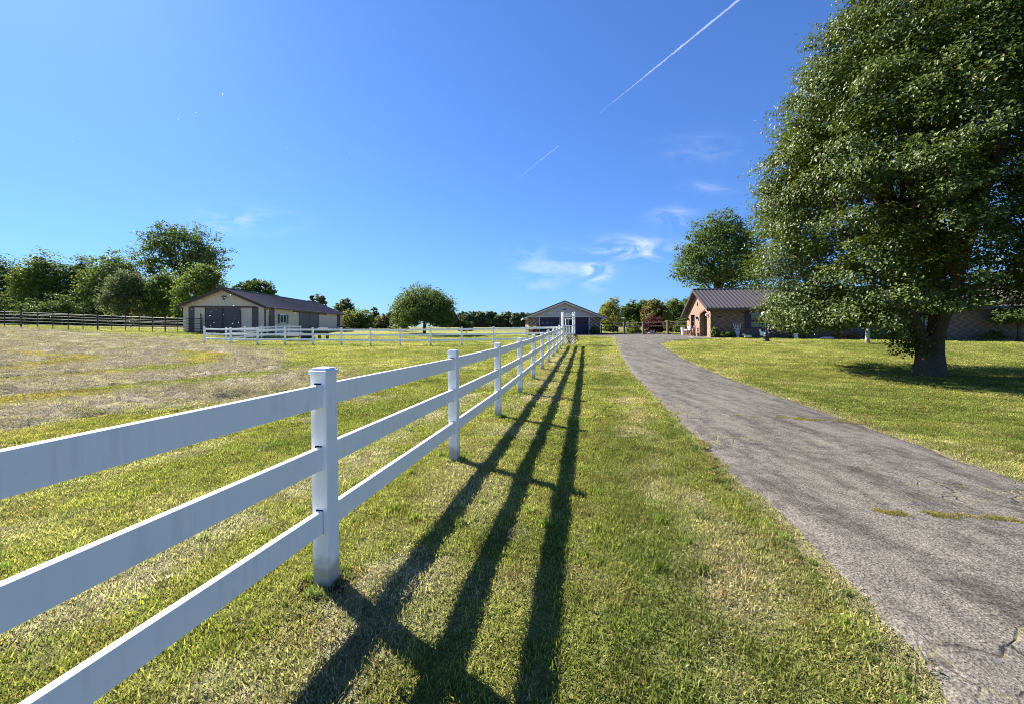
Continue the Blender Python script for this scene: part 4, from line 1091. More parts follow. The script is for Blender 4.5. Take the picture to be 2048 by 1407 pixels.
    m = MB(); m.tube([(-.06, -.07, zf - .1), (.05, -.07, zf - .35), (.05, -.07, -.1)], .045); m.build('downspout', M['trim_brown'], root)
    m = MB(); m.box((7.2, yr + .3, Hr + .35), (.16, .16, .9)); m.build('vent_pipe', M['pipe'], rf)
    pg = simple('curtained window glass', (.075, .085, .08), .08, .35, 2.5, spec=.8)
    for i, (a, c, b, d) in enumerate(wins):
        m = MB(); m.box(((a + b) / 2, .10, (c + d) / 2), (b - a, .03, d - c)); w = m.build('window', pg if i < 3 else M['glass'], root)
        m = MB(); t = .05
        for xx in (a + t / 2, (a + b) / 2, b - t / 2): m.box((xx, .06, (c + d) / 2), (t, .05, d - c))
        for zz in (c + t / 2, c + (d - c) * .48, d - t / 2): m.box(((a + b) / 2, .065, zz), (b - a, .05, t))
        m.build('frame', M['white'] if i == 3 else M['dwood'], w)
        if i < 3:
            for xx in (a - .24, b + .24):
                m = MB(); m.box((xx, -.025, (c + d) / 2), (.42, .045, d - c + .1))
                for k in range(14): m.box((xx, -.05, c + (d - c) * (k + .5) / 14), (.32, .02, .04))
                m.build('shutter', M['navy'], root)
    a, c, b, d = door
    m = MB(); m.box(((a + b) / 2, .1, d / 2 - .1), (b - a, .05, d + .2)); dd = m.build('door', M['trim_brown'], root)
    m = MB(); m.ball((a + .1, .05, 1.0), .035); m.build('handle', M['pipe'], dd)
    t = bpy.data.curves.new('house_number', 'FONT'); t.body = '1201'; t.size = .26; t.extrude = .012; t.align_x = 'CENTER'
    t.materials.append(M['black'])
    to = bpy.data.objects.new('lettering', t); COL.objects.link(to); dg = bpy.context.evaluated_depsgraph_get(); nm = bpy.data.meshes.new_from_object(to.evaluated_get(dg)); nm.name = 'house_number'
    bpy.data.objects.remove(to)
    o = bpy.data.objects.new('house_number', nm); COL.objects.link(o); o.parent = root; o.location = (.62, -.02, 1.66); o.rotation_euler = (R(90), 0, 0)
    m = MB(); m.box((-.75, 2.6, -.05), (1.5, 5.6, .16)); m.build('porch_slab', M['concrete'], root)
    return root
HS = house()
def hp(x, y, dz=0.0, onground=True):
    th = HS.rotation_euler.z; b = HS.location
    X = b.x + x * math.cos(th) - y * math.sin(th); Y = b.y + x * math.sin(th) + y * math.cos(th)
    return Vector((X, Y, tz(X, Y) + dz))

# ------------------------------------------------------------------ barn
def barn():
    k = 1.05
    base = Vector((-26.2 * k, 41.0 * k, 1.0)); ax_ = Vector((-2.7, 25.0)); ang = math.atan2(ax_.y, ax_.x) - R(90)
    root = thing('barn', 'long tan metal barn with dark brown sliding doors and brown roof', 'barn', base, ang)
    W, D, He, Hr = 8.3, 26.4, 2.98, 4.82     # local x = -W..0 across the front, y back
    cxx = -W / 2
    def P_(name, mat, boxes, parent=None):
        m = MB()
        for b in boxes: m.box(*b)
        return m.build(name, mat, parent or root)
    m = MB()
    m.quad((-W, 0, -1), (0, 0, -1), (0, 0, He), (-W, 0, He)); m.add([(-W, 0, He), (0, 0, He), (cxx, 0, Hr)], [(0, 1, 2)])
    m.quad((0, 0, -1), (0, D, -1), (0, D, He), (0, 0, He)); m.quad((-W, 0, -1), (-W, 0, He), (-W, D, He), (-W, D, -1)); m.quad((-W, D, -1), (-W, D, He), (0, D, He), (0, D, -1)); m.add([(-W, D, He), (0, D, He), (cxx, D, Hr)], [(0, 1, 2)])
    m.build('wall', M['tan'], root)
    # front face features, fractions across the front from the photograph
    fx = lambda f: -W + f * W
    for a, b in ((.065, .135), (.845, .925)):
        P_('siding_strip', M['brownpanel'], [(((fx(a) + fx(b)) / 2, -.012, 1.2), (fx(b) - fx(a), .03, 3.3))])
    P_('base_strip', M['brownpanel'], [((cxx, -.012, -.4), (W, .026, 1.1))])  # dark brown strip along the foot of the front wall
    for a, b in ((.265, .485), (.49, .71)):
        d = P_('sliding_door', M['brownpanel'], [(((fx(a) + fx(b)) / 2, -.05, 1.30), (fx(b) - fx(a) - .02, .05, 2.85))])
        P_('door_frame', M['trim_brown'], [((fx(a) + .05, -.08, 1.3), (.06, .02, 2.85)), ((fx(b) - .05, -.08, 1.3), (.06, .02, 2.85)), (((fx(a) + fx(b)) / 2, -.08, 1.3), (fx(b) - fx(a) - .1, .02, .06))], d)
    P_('door_track', M['trim_brown'], [((cxx, -.06, 2.84), (W * .80, .1, .16))])
    P_('gable_lamp', M['black'], [((cxx, -.10, 4.0), (.36, .16, .10)), ((cxx, -.1, 3.84), (.18, .14, .14)), ((cxx, -.08, 3.68), (.12, .1, .12))])
    # right side features along y
    def ypos(px):
        b = base; u = (px - CX) / F; dx, dy = ax_.x / ax_.length, ax_.y / ax_.length
        return (u * b.y - b.x) / (dx - u * dy)
    Y = lambda p: ypos(p)
    P_('corner_trim', M['trim_brown'], [((.012, .06, 1.2), (.03, .14, 3.5)), ((.012, D - .06, 1.2), (.03, .14, 3.5))])
    P_('siding_strip', M['brownpanel'], [((.012, (Y(538.5) + Y(549)) / 2, 1.2), (.03, Y(549) - Y(538.5), 3.3))])
    P_('siding_strip', M['brownpanel'], [((.012, (Y(674) + Y(680)) / 2, 1.2), (.03, Y(680) - Y(674), 3.3))])
    dr = P_('door', M['trim_brown'], [((.045, (Y(537.5) + Y(548)) / 2, .95), (.05, Y(548) - Y(537.5), 2.1))])
    P_('handle', M['pipe'], [((.09, Y(546.5), 1.0), (.05, .1, .04))], dr)
    w0, w1 = Y(559.5), Y(571.5)
    wn = P_('window', M['glass'], [((.02, (w0 + w1) / 2, 1.62), (.03, w1 - w0, .95))])
    P_('frame', M['white'], [((.045, yy, 1.62), (.04, .08, 1.0)) for yy in (w0, (w0 + w1) / 2, w1)] + [((.045, (w0 + w1) / 2, zz), (.038, w1 - w0, .08)) for zz in (1.12, 2.12)], wn)
    for a, b in ((Y(555.5), Y(559)), (Y(572.2), Y(576))):
        P_('shutter', M['navy'], [((.03, (a + b) / 2, 1.62), (.04, b - a, 1.1))])
    for a, b in ((Y(597.5), Y(617.5)), (Y(618), Y(637.5))):
        P_('sliding_door', M['brownpanel'], [((.05, (a + b) / 2, 1.2), (.05, b - a - .03, 2.7))])
    P_('door_track', M['trim_brown'], [((.07, (Y(585) + Y(652)) / 2, 2.62), (.1, Y(652) - Y(585), .14))])
    P_('gutter', M['trim_brown'], [((.42, D / 2, He - .20), (.10, D + .4, .11))])
    m = MB(); m.tube([(.40, .1, He - .25), (.06, .1, He - .5), (.06, .1, -.3)], .05); m.build('downspout', M['trim_brown'], root)
    ov = .42; sl = (Hr - He) / (W / 2)
    m = MB()
    y0, y1 = -.45, D + .4
    for s in (-1, 1):
        ex = cxx + s * (W / 2 + ov); ez = He - sl * ov; t = .09
        m.prism([(ex, ez), (cxx, Hr), (cxx, Hr + t), (ex, ez + t)], y0, y1)
        n = int((y1 - y0) / .45)
        for q in range(n + 1):
            yy = y0 + .04 + q * (y1 - y0 - .08) / n
            m.prism([(ex, ez + t), (cxx, Hr + t), (cxx, Hr + t + .045), (ex, ez + t + .045)], yy - .03, yy + .03)
    m.box((cxx, (y0 + y1) / 2, Hr + .12), (.3, y1 - y0, .06))
    rf = m.build('roof', M['barn_roof'], root)
    m = MB()
    for s in (-1, 1):
        ex = cxx + s * (W / 2 + ov); ez = He - sl * ov
        m.prism([(ex, ez - .18), (cxx, Hr - .18), (cxx, Hr + .1), (ex, ez + .1)], y0 - .03, y0 + .02)
    m.build('bargeboard', M['trim_brown'], rf)
    return root
M['barn_roof'] = simple('brown ribbed roof metal', (.13, .10, .10), .4, .12, 2)
barn()

# ------------------------------------------------------------------ pipe corral fences on the left
def pipe_fence(name, label, A, B, n, H=1.5, heavy=(), rails=(1.46, 1.2, .92, .64, .36), th=.021):
    pts_ = [A.lerp(B, i / n) for i in range(n + 1)]; pts_ = [Vector((p.x, p.y, tz(p.x, p.y))) for p in pts_]
    root = thing(name, label, 'fence', pts_[0])
    for i, p in enumerate(pts_):
        q = p - pts_[0]; m = MB(); r = .06 if i in heavy else .034
        m.tube([q + Vector((0, 0, -.3)), q + Vector((0, 0, H + (.12 if i in heavy else .02)))], r, 8); m.build('post', M['pipe'], root)
    for j, h in enumerate(rails):
        m = MB(); m.tube([p - pts_[0] + Vector((0, 0, h)) for p in pts_], th * (1.5 if j == 0 else 1.0), 6); m.build('rail', M['pipe'], root)
    return root
pA, pB = Vector(((-60 - CX) / F * 34.5, 34.5, 0)), Vector(((404 - CX) / F * 42.2, 42.2, 0))
pipe_fence('pipe_fence', 'dark five rail pipe corral fence along the far side of the hay field', pA, pB, 16, heavy=(3, 8, 13))
pipe_fence('pipe_fence', 'second dark pipe fence farther back below the left wood', Vector((-62, 46, 0)), Vector((-38, 50, 0)), 10, rails=(1.35, .8), heavy=(2, 6), th=.016)
gA = at(404, 41.6); gt = thing('corral_gate', 'dark pipe gate panel swung toward the camera beside the barn front', 'gate', gA, R(-58))
for x in (0, .95):
    m = MB(); m.tube([(x, 0, 0), (x, 0, 1.75 + .22 * x)], .035); m.build('upright', M['pipe'], gt)
for z in (.35, .6, .85, 1.1, 1.35, 1.75):
    m = MB(); m.tube([(0, 0, z), (.95, 0, z + .22)], .035); m.build('bar', M['galv'] if 'galv' in M else M['pipe'], gt)
# dark pipe fence between garage and house
def back_fence():
    A, B = at(1203, 50.3), at(1376, 41.5)
    root = thing('pipe_fence', 'dark timber and pipe fence between the garage and the house', 'fence', A)
    d = B - A
    for f, kind in ((.0, 1), (.17, 0), (.22, 0), (.30, 2), (.53, 2), (.80, 2), (.93, 1), (1.0, 1)):
        p = A + d * f; q = Vector((p.x, p.y, tz(p.x, p.y))) - A
        m = MB()
        if kind == 2: m.box(q + Vector((0, 0, .7)), (.22, .22, 1.75))
        else: m.tube([q + Vector((0, 0, -.3)), q + Vector((0, 0, 1.25))], .06)
        m.build('post', M['dwood'] if kind != 2 else M['post_stone'], root)
    for h, r in ((1.42, .06), (1.0, .045), (.15, .05)):
        pts_ = []
        for i in range(13):
            p = A + d * (i / 12); pts_.append(Vector((p.x, p.y, tz(p.x, p.y))) - A + Vector((0, 0, h)))
        m = MB(); m.tube(pts_, r, 7); m.build('rail', M['dwood'], root)
    m = MB()
    for i in range(24):
        p = A + d * (.02 + .27 * i / 23); q = Vector((p.x, p.y, tz(p.x, p.y))) - A
        m.tube([q + Vector((0, 0, .15)), q + Vector((0, 0, 1.0))], .006, 4)
    m.build('wire_mesh', M['pipe'], root)
back_fence()
def rock(name, label, loc, dims, mat, seed, cat='rock'):
    random.seed(seed); m = MB(); m.ball((0, 0, dims[2] * .35), (dims[0] / 2, dims[1] / 2, dims[2] * .65), seg=12, rings=8)
    m.v = [(v[0] * random.uniform(.85, 1.12), v[1] * random.uniform(.85, 1.12), v[2] * random.uniform(.88, 1.1)) for v in m.v]
    o = m.build(name, mat, loc=loc); return tag(o, label, cat)
rock('boulder', 'pale rough boulder at the foot of the dark red bush', at(1303, 45.2), (.95, .5, .45), M['stone'], 3)
rock('stump', 'dark low stump on the court in front of the lime green bush', at(1262, 47.2), (.9, .4, .12), M['dwood'], 4, 'stump')

# ------------------------------------------------------------------ lamp post
def lamp_post():
    b = at(1532.5, 27.6)
    root = thing('lamp_post', 'black lamp post with two white globes on the lawn before the house', 'lamp', b)
    m = MB(); m.lathe([(.21, -.05), (.21, .10), (.19, .14), (.19, .40), (.15, .46), (.15, .52), (.095, .62), (.075, .78), (.055, .80), (.05, 1.75), (.07, 1.77), (.07, 1.82), (.03, 1.86), (.03, 1.95)], 16); m.build('pole', M['black'], root, smooth=False)
    for s in (-1, 1):
        m = MB(); m.tube([(0, 0, 1.74), (s * .12, 0, 1.70), (s * .22, 0, 1.72), (s * .25, 0, 1.80)], .022); m.lathe([(.03, 1.76), (.09, 1.80), (.10, 1.84)], 12, c=(s * .25, 0, 0)); a = m.build('lamp_arm', M['black'], root)
        m = MB(); m.ball((s * .25, 0, 1.97), .145, seg=20, rings=14); m.build('globe', M['globe'], a, smooth=True)
    m = MB(); m.lathe([(.02, 1.95), (.05, 1.99), (.015, 2.06), (.004, 2.12)], 10); m.build('finial', M['black'], root)
    root.rotation_euler.z = R(20)
lamp_post()

# ------------------------------------------------------------------ garden things along the house
def trellis():
    p = hp(2.05, -.28); t = thing('trellis', 'white fan trellis leaning on the brick wall left of the window', 'trellis', p, HS.rotation_euler.z)
    for k in range(5):
        f = (k - 2) / 2
        m = MB(); m.tube([(f * .06, 0, .0), (f * .14, .03, .45), (f * .32, .16, 1.22)], .014, 6); m.build('slat', M['white'], t)
    for z, w in ((.42, .30), (.72, .46), (.95, .56)):
        m = MB(); m.box((0, .03 + (z - .42) * .16, z), (w, .018, .03)); m.build('crossbar', M['white'], t)
trellis()
def bench():
    p = hp(5.0, -.75); t = thing('garden_bench', 'long weathered garden bench under the house window behind the lamp post', 'bench', p, HS.rotation_euler.z)
    for x in (-.85, .85):
        m = MB(); m.box((x, 0, .22), (.07, .42, .44)); m.build('leg', M['dwood'], t)
        m = MB(); m.box((x, .2, .62), (.06, .06, .5), rot=Matrix.Rotation(R(-8), 3, 'X')); m.build('back_post', M['wood'], t)
    m = MB()
    for k in range(3): m.box((0, -.14 + .14 * k, .46), (1.95, .12, .035))
    m.build('seat', M['wood'], t)
    m = MB()
    for k in range(2): m.box((0, .22 + .02 * k, .68 + .15 * k), (1.95, .03, .08))
    m.build('backrest', M['wood'], t)
bench()
def hen(label, p, rz, s=1.0, group=None):
    t = thing('hen_statue', label, 'garden ornament', p, rz)
    m = MB(); m.ball((0, 0, .30 * s), (.24 * s, .15 * s, .17 * s)); m.tube([(.13 * s, 0, .36 * s), (.20 * s, 0, .48 * s), (.22 * s, 0, .56 * s)], [.10 * s, .06 * s, .055 * s], 8); m.ball((.23 * s, 0, .58 * s), .062 * s); m.tube([(-.14 * s, 0, .36 * s), (-.25 * s, 0, .50 * s), (-.23 * s, 0, .58 * s)], [.11 * s, .08 * s, .02 * s], 8)
    b = m.build('body', M['white'], t, smooth=True)
    m = MB(); m.tube([(.28 * s, 0, .58 * s), (.33 * s, 0, .565 * s)], [.022 * s, .004 * s], 6); m.build('beak', M['yellow'], b)
    m = MB()
    for k in range(3): m.ball((.19 * s + .035 * k * s, 0, .645 * s), (.022 * s, .012 * s, .03 * s), seg=6, rings=5)
    m.build('comb', M['red'], b)
    for y in (-.05, .05):
        m = MB(); m.tube([(0, y * s, .17 * s), (0, y * s, 0)], .014 * s, 6); m.box((.03 * s, y * s, .008), (.09 * s, .05 * s, .016)); m.build('leg', M['yellow'], t)
M['yellow'] = simple('dull yellow paint', (.4, .24, .05), .6)
pO = hp(3.5, -1.45)
hen('large white hen statue in front of the bench, facing left', pO, R(170), 1.15)
hen('smaller white hen statue close behind the large one', pO + Vector((.42, .25, 0)), R(15), .8)
def lamb():
    p = hp(1.95 + .35, -1.6); t = thing('lamb_statue', 'small cream lamb statue lying on the grass left of the hens', 'garden ornament', p, R(175))
    m = MB(); m.ball((0, 0, .16), (.30, .14, .14)); m.tube([(.2, 0, .2), (.30, 0, .30)], [.08, .07], 8); m.ball((.34, 0, .32), (.10, .07, .07))
    b = m.build('body', M['cream'], t, smooth=True)
    for s in (-1, 1):
        m = MB(); m.ball((.29, s * .085, .34), (.03, .05, .02), seg=7, rings=5); m.build('ear', M['cream'], b)
        for x in (-.18, .16):
            m = MB(); m.tube([(x, s * .08, .1), (x + .02, s * .08, 0)], [.035, .028], 7); m.build('leg', M['dwood'], t)
M['cream'] = simple('cream plaster', (.62, .56, .40), .8)
lamb()
def pot(label, p, col, r=.2, h=.34):
    t = thing('flower_pot', label, 'flower pot', p); m = MB(); m.lathe([(r * .65, 0), (r * .9, h * .85), (r, h * .86), (r, h), (r * .85, h), (r * .8, h * .85)], 14); m.build('pot', col, t)
    g = np.random.default_rng(int(abs(p.x) * 100)); n = 160
    P = g.normal(size=(n, 3)) * np.array((.12, .12, .08)) + np.array((0, 0, h + .1))
    me = leaves_mesh('plant', P, unit(g, n) + np.array((0, 0, .6)), np.full(n, .09), M['bright_leaf'], .5, .2, None, 3); o = bpy.data.objects.new('plant', me); COL.objects.link(o); o.parent = t
pot('white pot with a pink topped plant right of the bench', hp(5.95, -1.25), M['white'], .17, .42)
pot('dark pot at the right end of the bench', hp(6.6, -1.0), M['black'], .22, .3)
pot('blue grey pot farther right along the house wall', hp(7.2, -.9), M['slate'] if 'slate' in M else simple('slate blue glaze', (.10, .13, .22), .3), .18, .36)
rock('edging_stone', 'flat brown edging stone right of the garden pots', hp(8.0, -1.6), (1.1, .35, .2), M['stone'], 8)
def gshrub(name, label, p, w, h, leaf, seed, ls=.11, ncl=45, nlf=18, group=None):
    e = [(0, 0, h * .45, w / 2, w * .4, h * .5), (-w * .25, 0, h * .35, w * .28, w * .25, h * .38), (w * .25, .05, h * .32, w * .28, w * .25, h * .35)]
    tree(name, label, p, h * .4, .02, e, leaf, ncl, nlf, ls, seed, group, 'plant', 'bark', 5, .3, .35)
gshrub('climbing_plant', 'upright leafy plant at the house corner by the arch', hp(.25, -.35), .55, 1.0, 'mid_leaf', 301)
gshrub('bed_plant', 'low bright leafy plant between the house corner and the trellis', hp(1.05, -.4), 1.2, .62, 'bright_leaf', 302)
gshrub('bed_plant', 'small dark leafy plant just left of the trellis', hp(1.62, -.3), .5, .45, 'dark_leaf', 303)
gshrub('bed_plant', 'dry rusty ornamental grass clump in the bed under the pear tree', hp(9.0, -1.3), 1.3, .62, 'rust_leaf', 304)
gshrub('bed_plant', 'rusty rounded plant beside the bright green one in the bed', hp(10.0, -1.35), 1.0, .5, 'rust_leaf', 305)
gshrub('bed_plant', 'tall bright green plant in the middle of the bed', hp(11.3, -1.3), 1.3, .95, 'bright_leaf', 306)
gshrub('bed_plant', 'brown flowering plant right of the tall bright plant', hp(12.3, -1.4), .8, .5, 'rust_leaf', 307)
gshrub('bed_plant', 'spreading yellow green plant at the right end of the bed', hp(13.4, -1.4), 1.6, .6, 'yellow_leaf', 308)
gshrub('bed_plant', 'yellow green plant by the stones at the far right edge', hp(25.3, -1.0), 1.1, .5, 'yellow_leaf', 309)
gshrub('bed_plant', 'dark low plant against the wall right of the big trunk', hp(19.6, -.9), 1.6, .8, 'dark_leaf', 310)
rock('bed_stone', 'pale stacked stone in the bed near the right edge of the lawn', hp(24.1, -1.0), (.55, .4, .4), M['stone'], 12)
# small pale trunked tree and dark small tree near the house
pz = at(1735, 25.8)
tree('dwarf_tree', 'small tree with a pale peeling trunk left of the big pear trunk', pz, 1.35, .12,
     [(-.5, 0, 1.75, 1.5, 1.1, .48), (.9, .1, 1.55, 1.0, .9, .42), (-1.6, .2, 1.75, .9, .8, .38)], 'yellow_leaf', 110, 26, .12, 320, None, 'tree', 'bark_pale', 12, .26, .3)
pz = hp(21.0, -1.1)
tree('dwarf_tree', 'small shaded tree against the house wall right of the big pear trunk', pz, 1.5, .13,
     [(0, 0, 1.9, 1.5, 1.2, .6), (-1.0, 0, 1.6, .9, .8, .5), (1.0, 0, 1.7, .9, .8, .5)], 'dark_leaf', 110, 24, .13, 321, None, 'tree', 'bark', 12, .26, .3)
# chairs by the arch
def chair(label, p, rz, mat, cushion):
    t = thing('porch_chair', label, 'chair', p, rz)
    for x in (-.22, .22):
        for y in (-.22, .22):
            m = MB(); m.box((x, y, .21 if y < 0 else .46), (.045, .045, .42 if y < 0 else .92)); m.build('leg', mat, t)
        m = MB(); m.box((x, 0, .62), (.05, .48, .035)); m.build('armrest', mat, t)
    m = MB(); m.box((0, 0, .42), (.48, .48, .04)); m.build('seat', mat, t)
    m = MB(); m.box((0, .22, .84), (.44, .03, .10)); m.box((0, .22, .66), (.44, .025, .08)); m.build('backrest', mat, t)
    if cushion: m = MB(); m.box((0, -.02, .49), (.44, .44, .10)); m.build('cushion', cushion, t, bevel=.03); m = MB(); m.box((0, .15, .68), (.42, .1, .34)); m.build('cushion', cushion, t, bevel=.03)
chair('wooden porch chair with white cushions left of the arch', hp(-.55, 4.6, .1), R(-80), M['wood'], M['white'])
chair('bare brown porch chair close to the arch', hp(-.5, 3.5, .1), R(-95), M['wood'], None)
pot('dark planter with red flowers under the gable window', hp(-.35, 5.3, .1), M['red'], .2, .4)
pot('white urn at the back corner of the house', hp(-.3, 7.3), M['white'], .22, .8)

# ------------------------------------------------------------------ things behind the crossing fence
def picnic_table():
    p = at(586, 38.0); t = thing('picnic_table', 'pale weathered picnic table in front of the barn', 'table', p, R(12))
    m = MB()
    for k in range(4): m.box((0, -.27 + .18 * k, .72), (1.8, .165, .04))
    m.build('table_top', M['grey_wood'], t)
    for s in (-1, 1):
        m = MB()
        for k in range(2): m.box((0, s * (.62 + .15 * k), .43), (1.8, .14, .04))
        m.build('seat', M['grey_wood'], t)
        m = MB(); m.box((s * .65, -.33, .36), (.08, .08, .8), rot=Matrix.Rotation(R(-28), 3, 'X')); m.box((s * .65, .33, .36), (.08, .08, .8), rot=Matrix.Rotation(R(28), 3, 'X')); m.box((s * .65, 0, .40), (.05, 1.5, .09)); m.build('leg_frame', M['dwood'], t)
M['grey_wood'] = simple('grey weathered boards', (.36, .33, .31), .85, .2, 14, .003)
picnic_table()
p = at(613.5, 37.2); t = thing('fire_pit', 'black flared tub on the lawn in front of the barn doors', 'tub', p)
m = MB(); m.lathe([(.82, -.1), (.80, .05), (.58, .48), (.54, .48), (.5, .40), (.1, .38)], 20); m.build('tub', M['black_rubber'], t)
m = MB(); m.lathe([(.60, .46), (.61, .50), (.55, .50), (.55, .46)], 20); m.build('rim', M['pipe'], t)
p = at(647, 38.5); t = thing('grill', 'dark grill on two legs right of the black tub', 'grill', p)
m = MB(); m.box((0, 0, .78), (1.05, .5, .28)); m.build('firebox', M['black'], t, bevel=.08)
m = MB(); m.tube([(-.5, 0, .93), (.5, 0, .93)], .24, 12); m.build('lid', M['black'], t)
for x in (-.38, .38):
    m = MB(); m.box((x, 0, .32), (.12, .4, .68)); m.build('leg', M['pipe'], t)
def woodpile():
    p = at(690, 58); t = thing('log_pile', 'low pile of dark logs at the far end of the barn', 'log pile', p)
    for k, (x, z) in enumerate(((-1.1, .15), (-.7, .15), (-.3, .15), (.1, .15), (.5, .15), (.9, .15), (-.9, .42), (-.5, .42), (-.1, .42), (.3, .42), (-.3, .68))):
        m = MB(); m.tube([(x, -.6, z), (x + .03, .6, z)], .16, 8); m.build('log', M['dwood'], t)
woodpile()

# climbing plant on the arbor lattice
g = np.random.default_rng(91)
cp = thing('climbing_plant', 'thin reddish climbing plant on the arbor lattice', 'plant', arb.location)
m = MB()
P = []
for k in range(6):
    x = -.2 + .12 * k; pts_ = []
    for j in range(8):
        z = .02 + j * .10; pts_.append((x + .12 * math.sin(j * .9 + k) + (j * .03), -.05 - .01 * (k % 3), z))
    m.tube(pts_, .008, 5)
    for q in pts_[1:]:
        P += [np.array(q) + g.normal(size=3) * np.array((.06, .03, .05)) for _ in range(7)]
m.build('stem', M['dwood'], cp)
P = np.array(P)
me = leaves_mesh('leaves', P, unit(g, len(P)) + np.array((0, -.6, .3)), .05 + .03 * g.random(len(P)), M['red_leaf'], .6, .2, None, 4); o = bpy.data.objects.new('leaves', me); COL.objects.link(o); o.parent = cp

# ------------------------------------------------------------------ seed fluff drifting in the sunlight near the camera
fl = [(440,187),(578,86),(787,62),(750,254),(702,297),(575,295),(445,188),(392,225),(357,239),(222,149),(145,284),(700,307),(550,616),(432,619),(420,632),(428,645),(421,652),(447,630),(481,619),(470,637),(477,645),(496,649),(465,647),(461,590),(449,596),(467,612),(385,605),(364,611),(400,602),(384,619),(422,624),(590,626),(556,575)]
me_f = None
for i, (px, py) in enumerate(fl):
    Y = 2.6 + 2.6 * ((i * 37) % 11) / 10
    if me_f is None:
        m = MB(); random.seed(5)
        for k in range(14):
            d = Vector((random.gauss(0, 1), random.gauss(0, 1), random.gauss(0, 1))).normalized()
            m.tube([(0, 0, 0), d * .0055], [.0012, .0009], 4)
        mt_ = bpy.data.materials.new('white seed fluff'); mt_.use_nodes = True; nt = NT(mt_); tl = nt.new('ShaderNodeBsdfTranslucent'); tl.inputs[0].default_value = (.95, .95, .95, 1); nt.link(tl.outputs[0], nt.n['Material Output'].inputs['Surface'])
        o = m.build('seed_fluff', mt_); me_f = o
    else:
        o = me_f.copy(); COL.objects.link(o)
    o.location = ((px - CX) / F * Y, Y, EYE + (HY - py) / F * Y); s = .42 + .5 * ((i * 53) % 17) / 16; o.scale = (s, s, s * .8); o.rotation_euler = (i, i * 2, i * 3)
    tag(o, 'tiny white seed fluff drifting in the sunlit air on the left', 'seed fluff', 'seed fluff in the air')

# ------------------------------------------------------------------ contrails
def contrail(label, pa, pb, alt, ra, rb, dens, seed, ext=0.0):
    def pt(px, py):
        v = (HY - py) / F; Y = (alt - EYE) / v; return Vector(((px - CX) / F * Y, Y, alt))
    a, b = pt(*pa), pt(*pb); d = b - a; a = a - d * ext
    g = np.random.default_rng(seed); n = 160; pts_, rad = [], []; wob = np.convolve(g.normal(size=n + 8), np.ones(9) / 9, 'valid')
    for i in range(n):
        t = i / (n - 1); j = Vector(g.normal(size=3)) * (ra * .07)
        pts_.append(a + (b - a) * t + j); rad.append((ra * (1 - t) ** .8 + rb * t) * (1 + .55 * wob[i] + .1 * (g.random() - .5)))
    m = MB(); m.tube(pts_, rad, 12); mt = bpy.data.materials.new('contrail ice'); mt.use_nodes = True
    nt = NT(mt); nt.n.remove(nt.n['Principled BSDF']); v = nt.new('ShaderNodeVolumeScatter'); v.inputs['Density'].default_value = dens; v.inputs['Color'].default_value = (1, 1, 1, 1); v.inputs['Anisotropy'].default_value = .2
    nt.link(v.outputs[0], nt.n['Material Output'].inputs['Volume'])
    o = m.build('contrail', mt, smooth=True); tag(o, label, 'contrail')
contrail('long bright white contrail slanting across the upper right sky', (1478, 0), (1200, 226), 3000, 17, 2.5, .013, 1, .45)
contrail('short faint contrail in the middle of the sky', (1117, 292), (1028, 364), 3000, 10, 4, .0035, 2)

# ------------------------------------------------------------------ sky, sun
SUN_AZ, SUN_EL = -53.8, 37.7
w = bpy.data.worlds.new('World'); scene.world = w; w.use_nodes = True
nt = NT(w); bg = nt.n['Background']
sky = nt.new('ShaderNodeTexSky'); sky.sky_type = 'NISHITA'; sky.sun_disc = False
sky.sun_elevation = R(SUN_EL); sky.sun_rotation = R(SUN_AZ); sky.altitude = 150; sky.air_density = 1.0; sky.dust_density = 0.25; sky.ozone_density = 3.0
hs_ = nt.new('ShaderNodeHueSaturation'); hs_.inputs['Saturation'].default_value = .97; nt.link(nt.mix(1.0, sky.outputs[0], (.405, .70, 1.14), 'MULTIPLY'), hs_.inputs['Color'])
tc = nt.new('ShaderNodeTexCoord'); sp = nt.new('ShaderNodeSeparateXYZ'); nt.link(tc.outputs['Generated'], sp.inputs[0])
yy = nt.math('MAXIMUM', sp.outputs[1], .05)
u = nt.math('DIVIDE', sp.outputs[0], yy); v = nt.math('DIVIDE', sp.outputs[2], yy)
cmb = nt.new('ShaderNodeCombineXYZ'); nt.link(u, cmb.inputs[0]); nt.link(v, cmb.inputs[1])
mp = nt.new('ShaderNodeMapping'); mp.inputs['Rotation'].default_value = (0, 0, R(-14)); mp.inputs['Scale'].default_value = (4.5, 13, 1); nt.link(cmb.outputs[0], mp.inputs[0])
nz = nt.new('ShaderNodeTexNoise'); nz.inputs['Scale'].default_value = 1.7; nz.inputs['Detail'].default_value = 9; nz.inputs['Roughness'].default_value = .62; nz.inputs['Distortion'].default_value = .9; nt.link(mp.outputs[0], nz.inputs['Vector'])
wisp = nt.ramp(nz.outputs['Fac'], [(.42, 0.0), (.74, 1.0)])
def blob(px, py, rx, ry, amp):
    a = nt.math('DIVIDE', nt.math('SUBTRACT', u, (px - CX) / F), rx / F); b = nt.math('DIVIDE', nt.math('SUBTRACT', v, (HY - py) / F), ry / F)
    r2 = nt.math('ADD', nt.math('MULTIPLY', a, a), nt.math('MULTIPLY', b, b))
    return nt.math('MULTIPLY', nt.math('EXPONENT', nt.math('MULTIPLY', r2, -1.0)), amp)
mask = None
for args in ((1270, 498, 75, 20, 1.1), (1190, 545, 26, 26, 1.1), (1110, 530, 90, 30, .42), (1345, 435, 45, 22, .35), (480, 440, 90, 24, .42), (1400, 300, 80, 30, .16), (1075, 572, 40, 12, .35), (1420, 375, 50, 12, .2)):
    q = blob(*args); mask = q if mask is None else nt.math('ADD', mask, q)
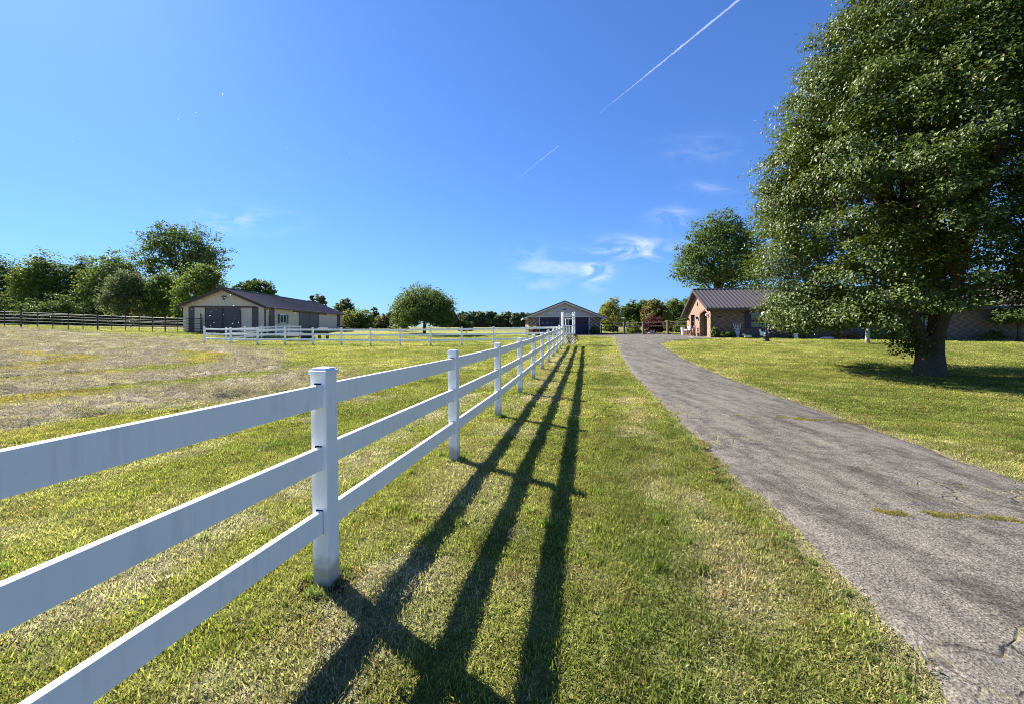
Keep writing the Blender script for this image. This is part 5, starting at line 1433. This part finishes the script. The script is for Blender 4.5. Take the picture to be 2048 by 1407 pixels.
lum = nt.new('ShaderNodeSeparateColor'); nt.link(hs_.outputs[0], lum.inputs[0])
kk = nt.math('DIVIDE', 1.24, nt.math('ADD', 1.0, nt.math('MULTIPLY', lum.outputs[1], .12)))
skyc = nt.new('ShaderNodeVectorMath', operation='SCALE'); nt.link(hs_.outputs[0], skyc.inputs[0]); nt.link(kk, skyc.inputs['Scale'])
front = nt.math('GREATER_THAN', sp.outputs[1], .1)
cl = nt.math('MINIMUM', nt.math('MULTIPLY', nt.math('MULTIPLY', wisp, mask), front), .85)
nt.link(nt.mix(cl, skyc.outputs[0], (6.6, 7.0, 7.4)), bg.inputs['Color'])
bg.inputs['Strength'].default_value = .062
sd = Vector((math.sin(R(SUN_AZ)) * math.cos(R(SUN_EL)), math.cos(R(SUN_AZ)) * math.cos(R(SUN_EL)), math.sin(R(SUN_EL))))
L = bpy.data.lights.new('sun', 'SUN'); L.energy = 5.0; L.angle = R(.55); L.color = (1, .95, .87)
lo = bpy.data.objects.new('sun', L); COL.objects.link(lo); lo.rotation_euler = sd.to_track_quat('Z', 'Y').to_euler(); lo.location = sd * 50

# ------------------------------------------------------------------ camera and render settings
cam = bpy.data.cameras.new('camera'); co = bpy.data.objects.new('camera', cam); COL.objects.link(co)
cam.sensor_width = 36; cam.lens = F / 2048 * 36; cam.shift_y = -(703.5 - HY) / 2048
co.location = (0, 0, EYE); co.rotation_euler = (R(90), 0, 0); cam.clip_start = .05; cam.clip_end = 30000
scene.camera = co
scene.view_settings.view_transform = 'Standard'; scene.view_settings.look = 'None'; scene.view_settings.gamma = 1; scene.view_settings.exposure = 1.52
cy = scene.cycles
cy.max_bounces = 6; cy.diffuse_bounces = 3; cy.glossy_bounces = 2; cy.transmission_bounces = 4; cy.transparent_max_bounces = 8; cy.volume_bounces = 1
cy.use_denoising = True; cy.denoiser = 'OPENIMAGEDENOISE'; cy.denoising_input_passes = 'RGB_ALBEDO_NORMAL'; cy.denoising_prefilter = 'NONE'; cy.use_adaptive_sampling = False; cy.sample_clamp_indirect = 4.0; cy.pixel_filter_type = 'BLACKMAN_HARRIS'; cy.filter_width = 1.0; cy.caustics_reflective = False; cy.caustics_refractive = False
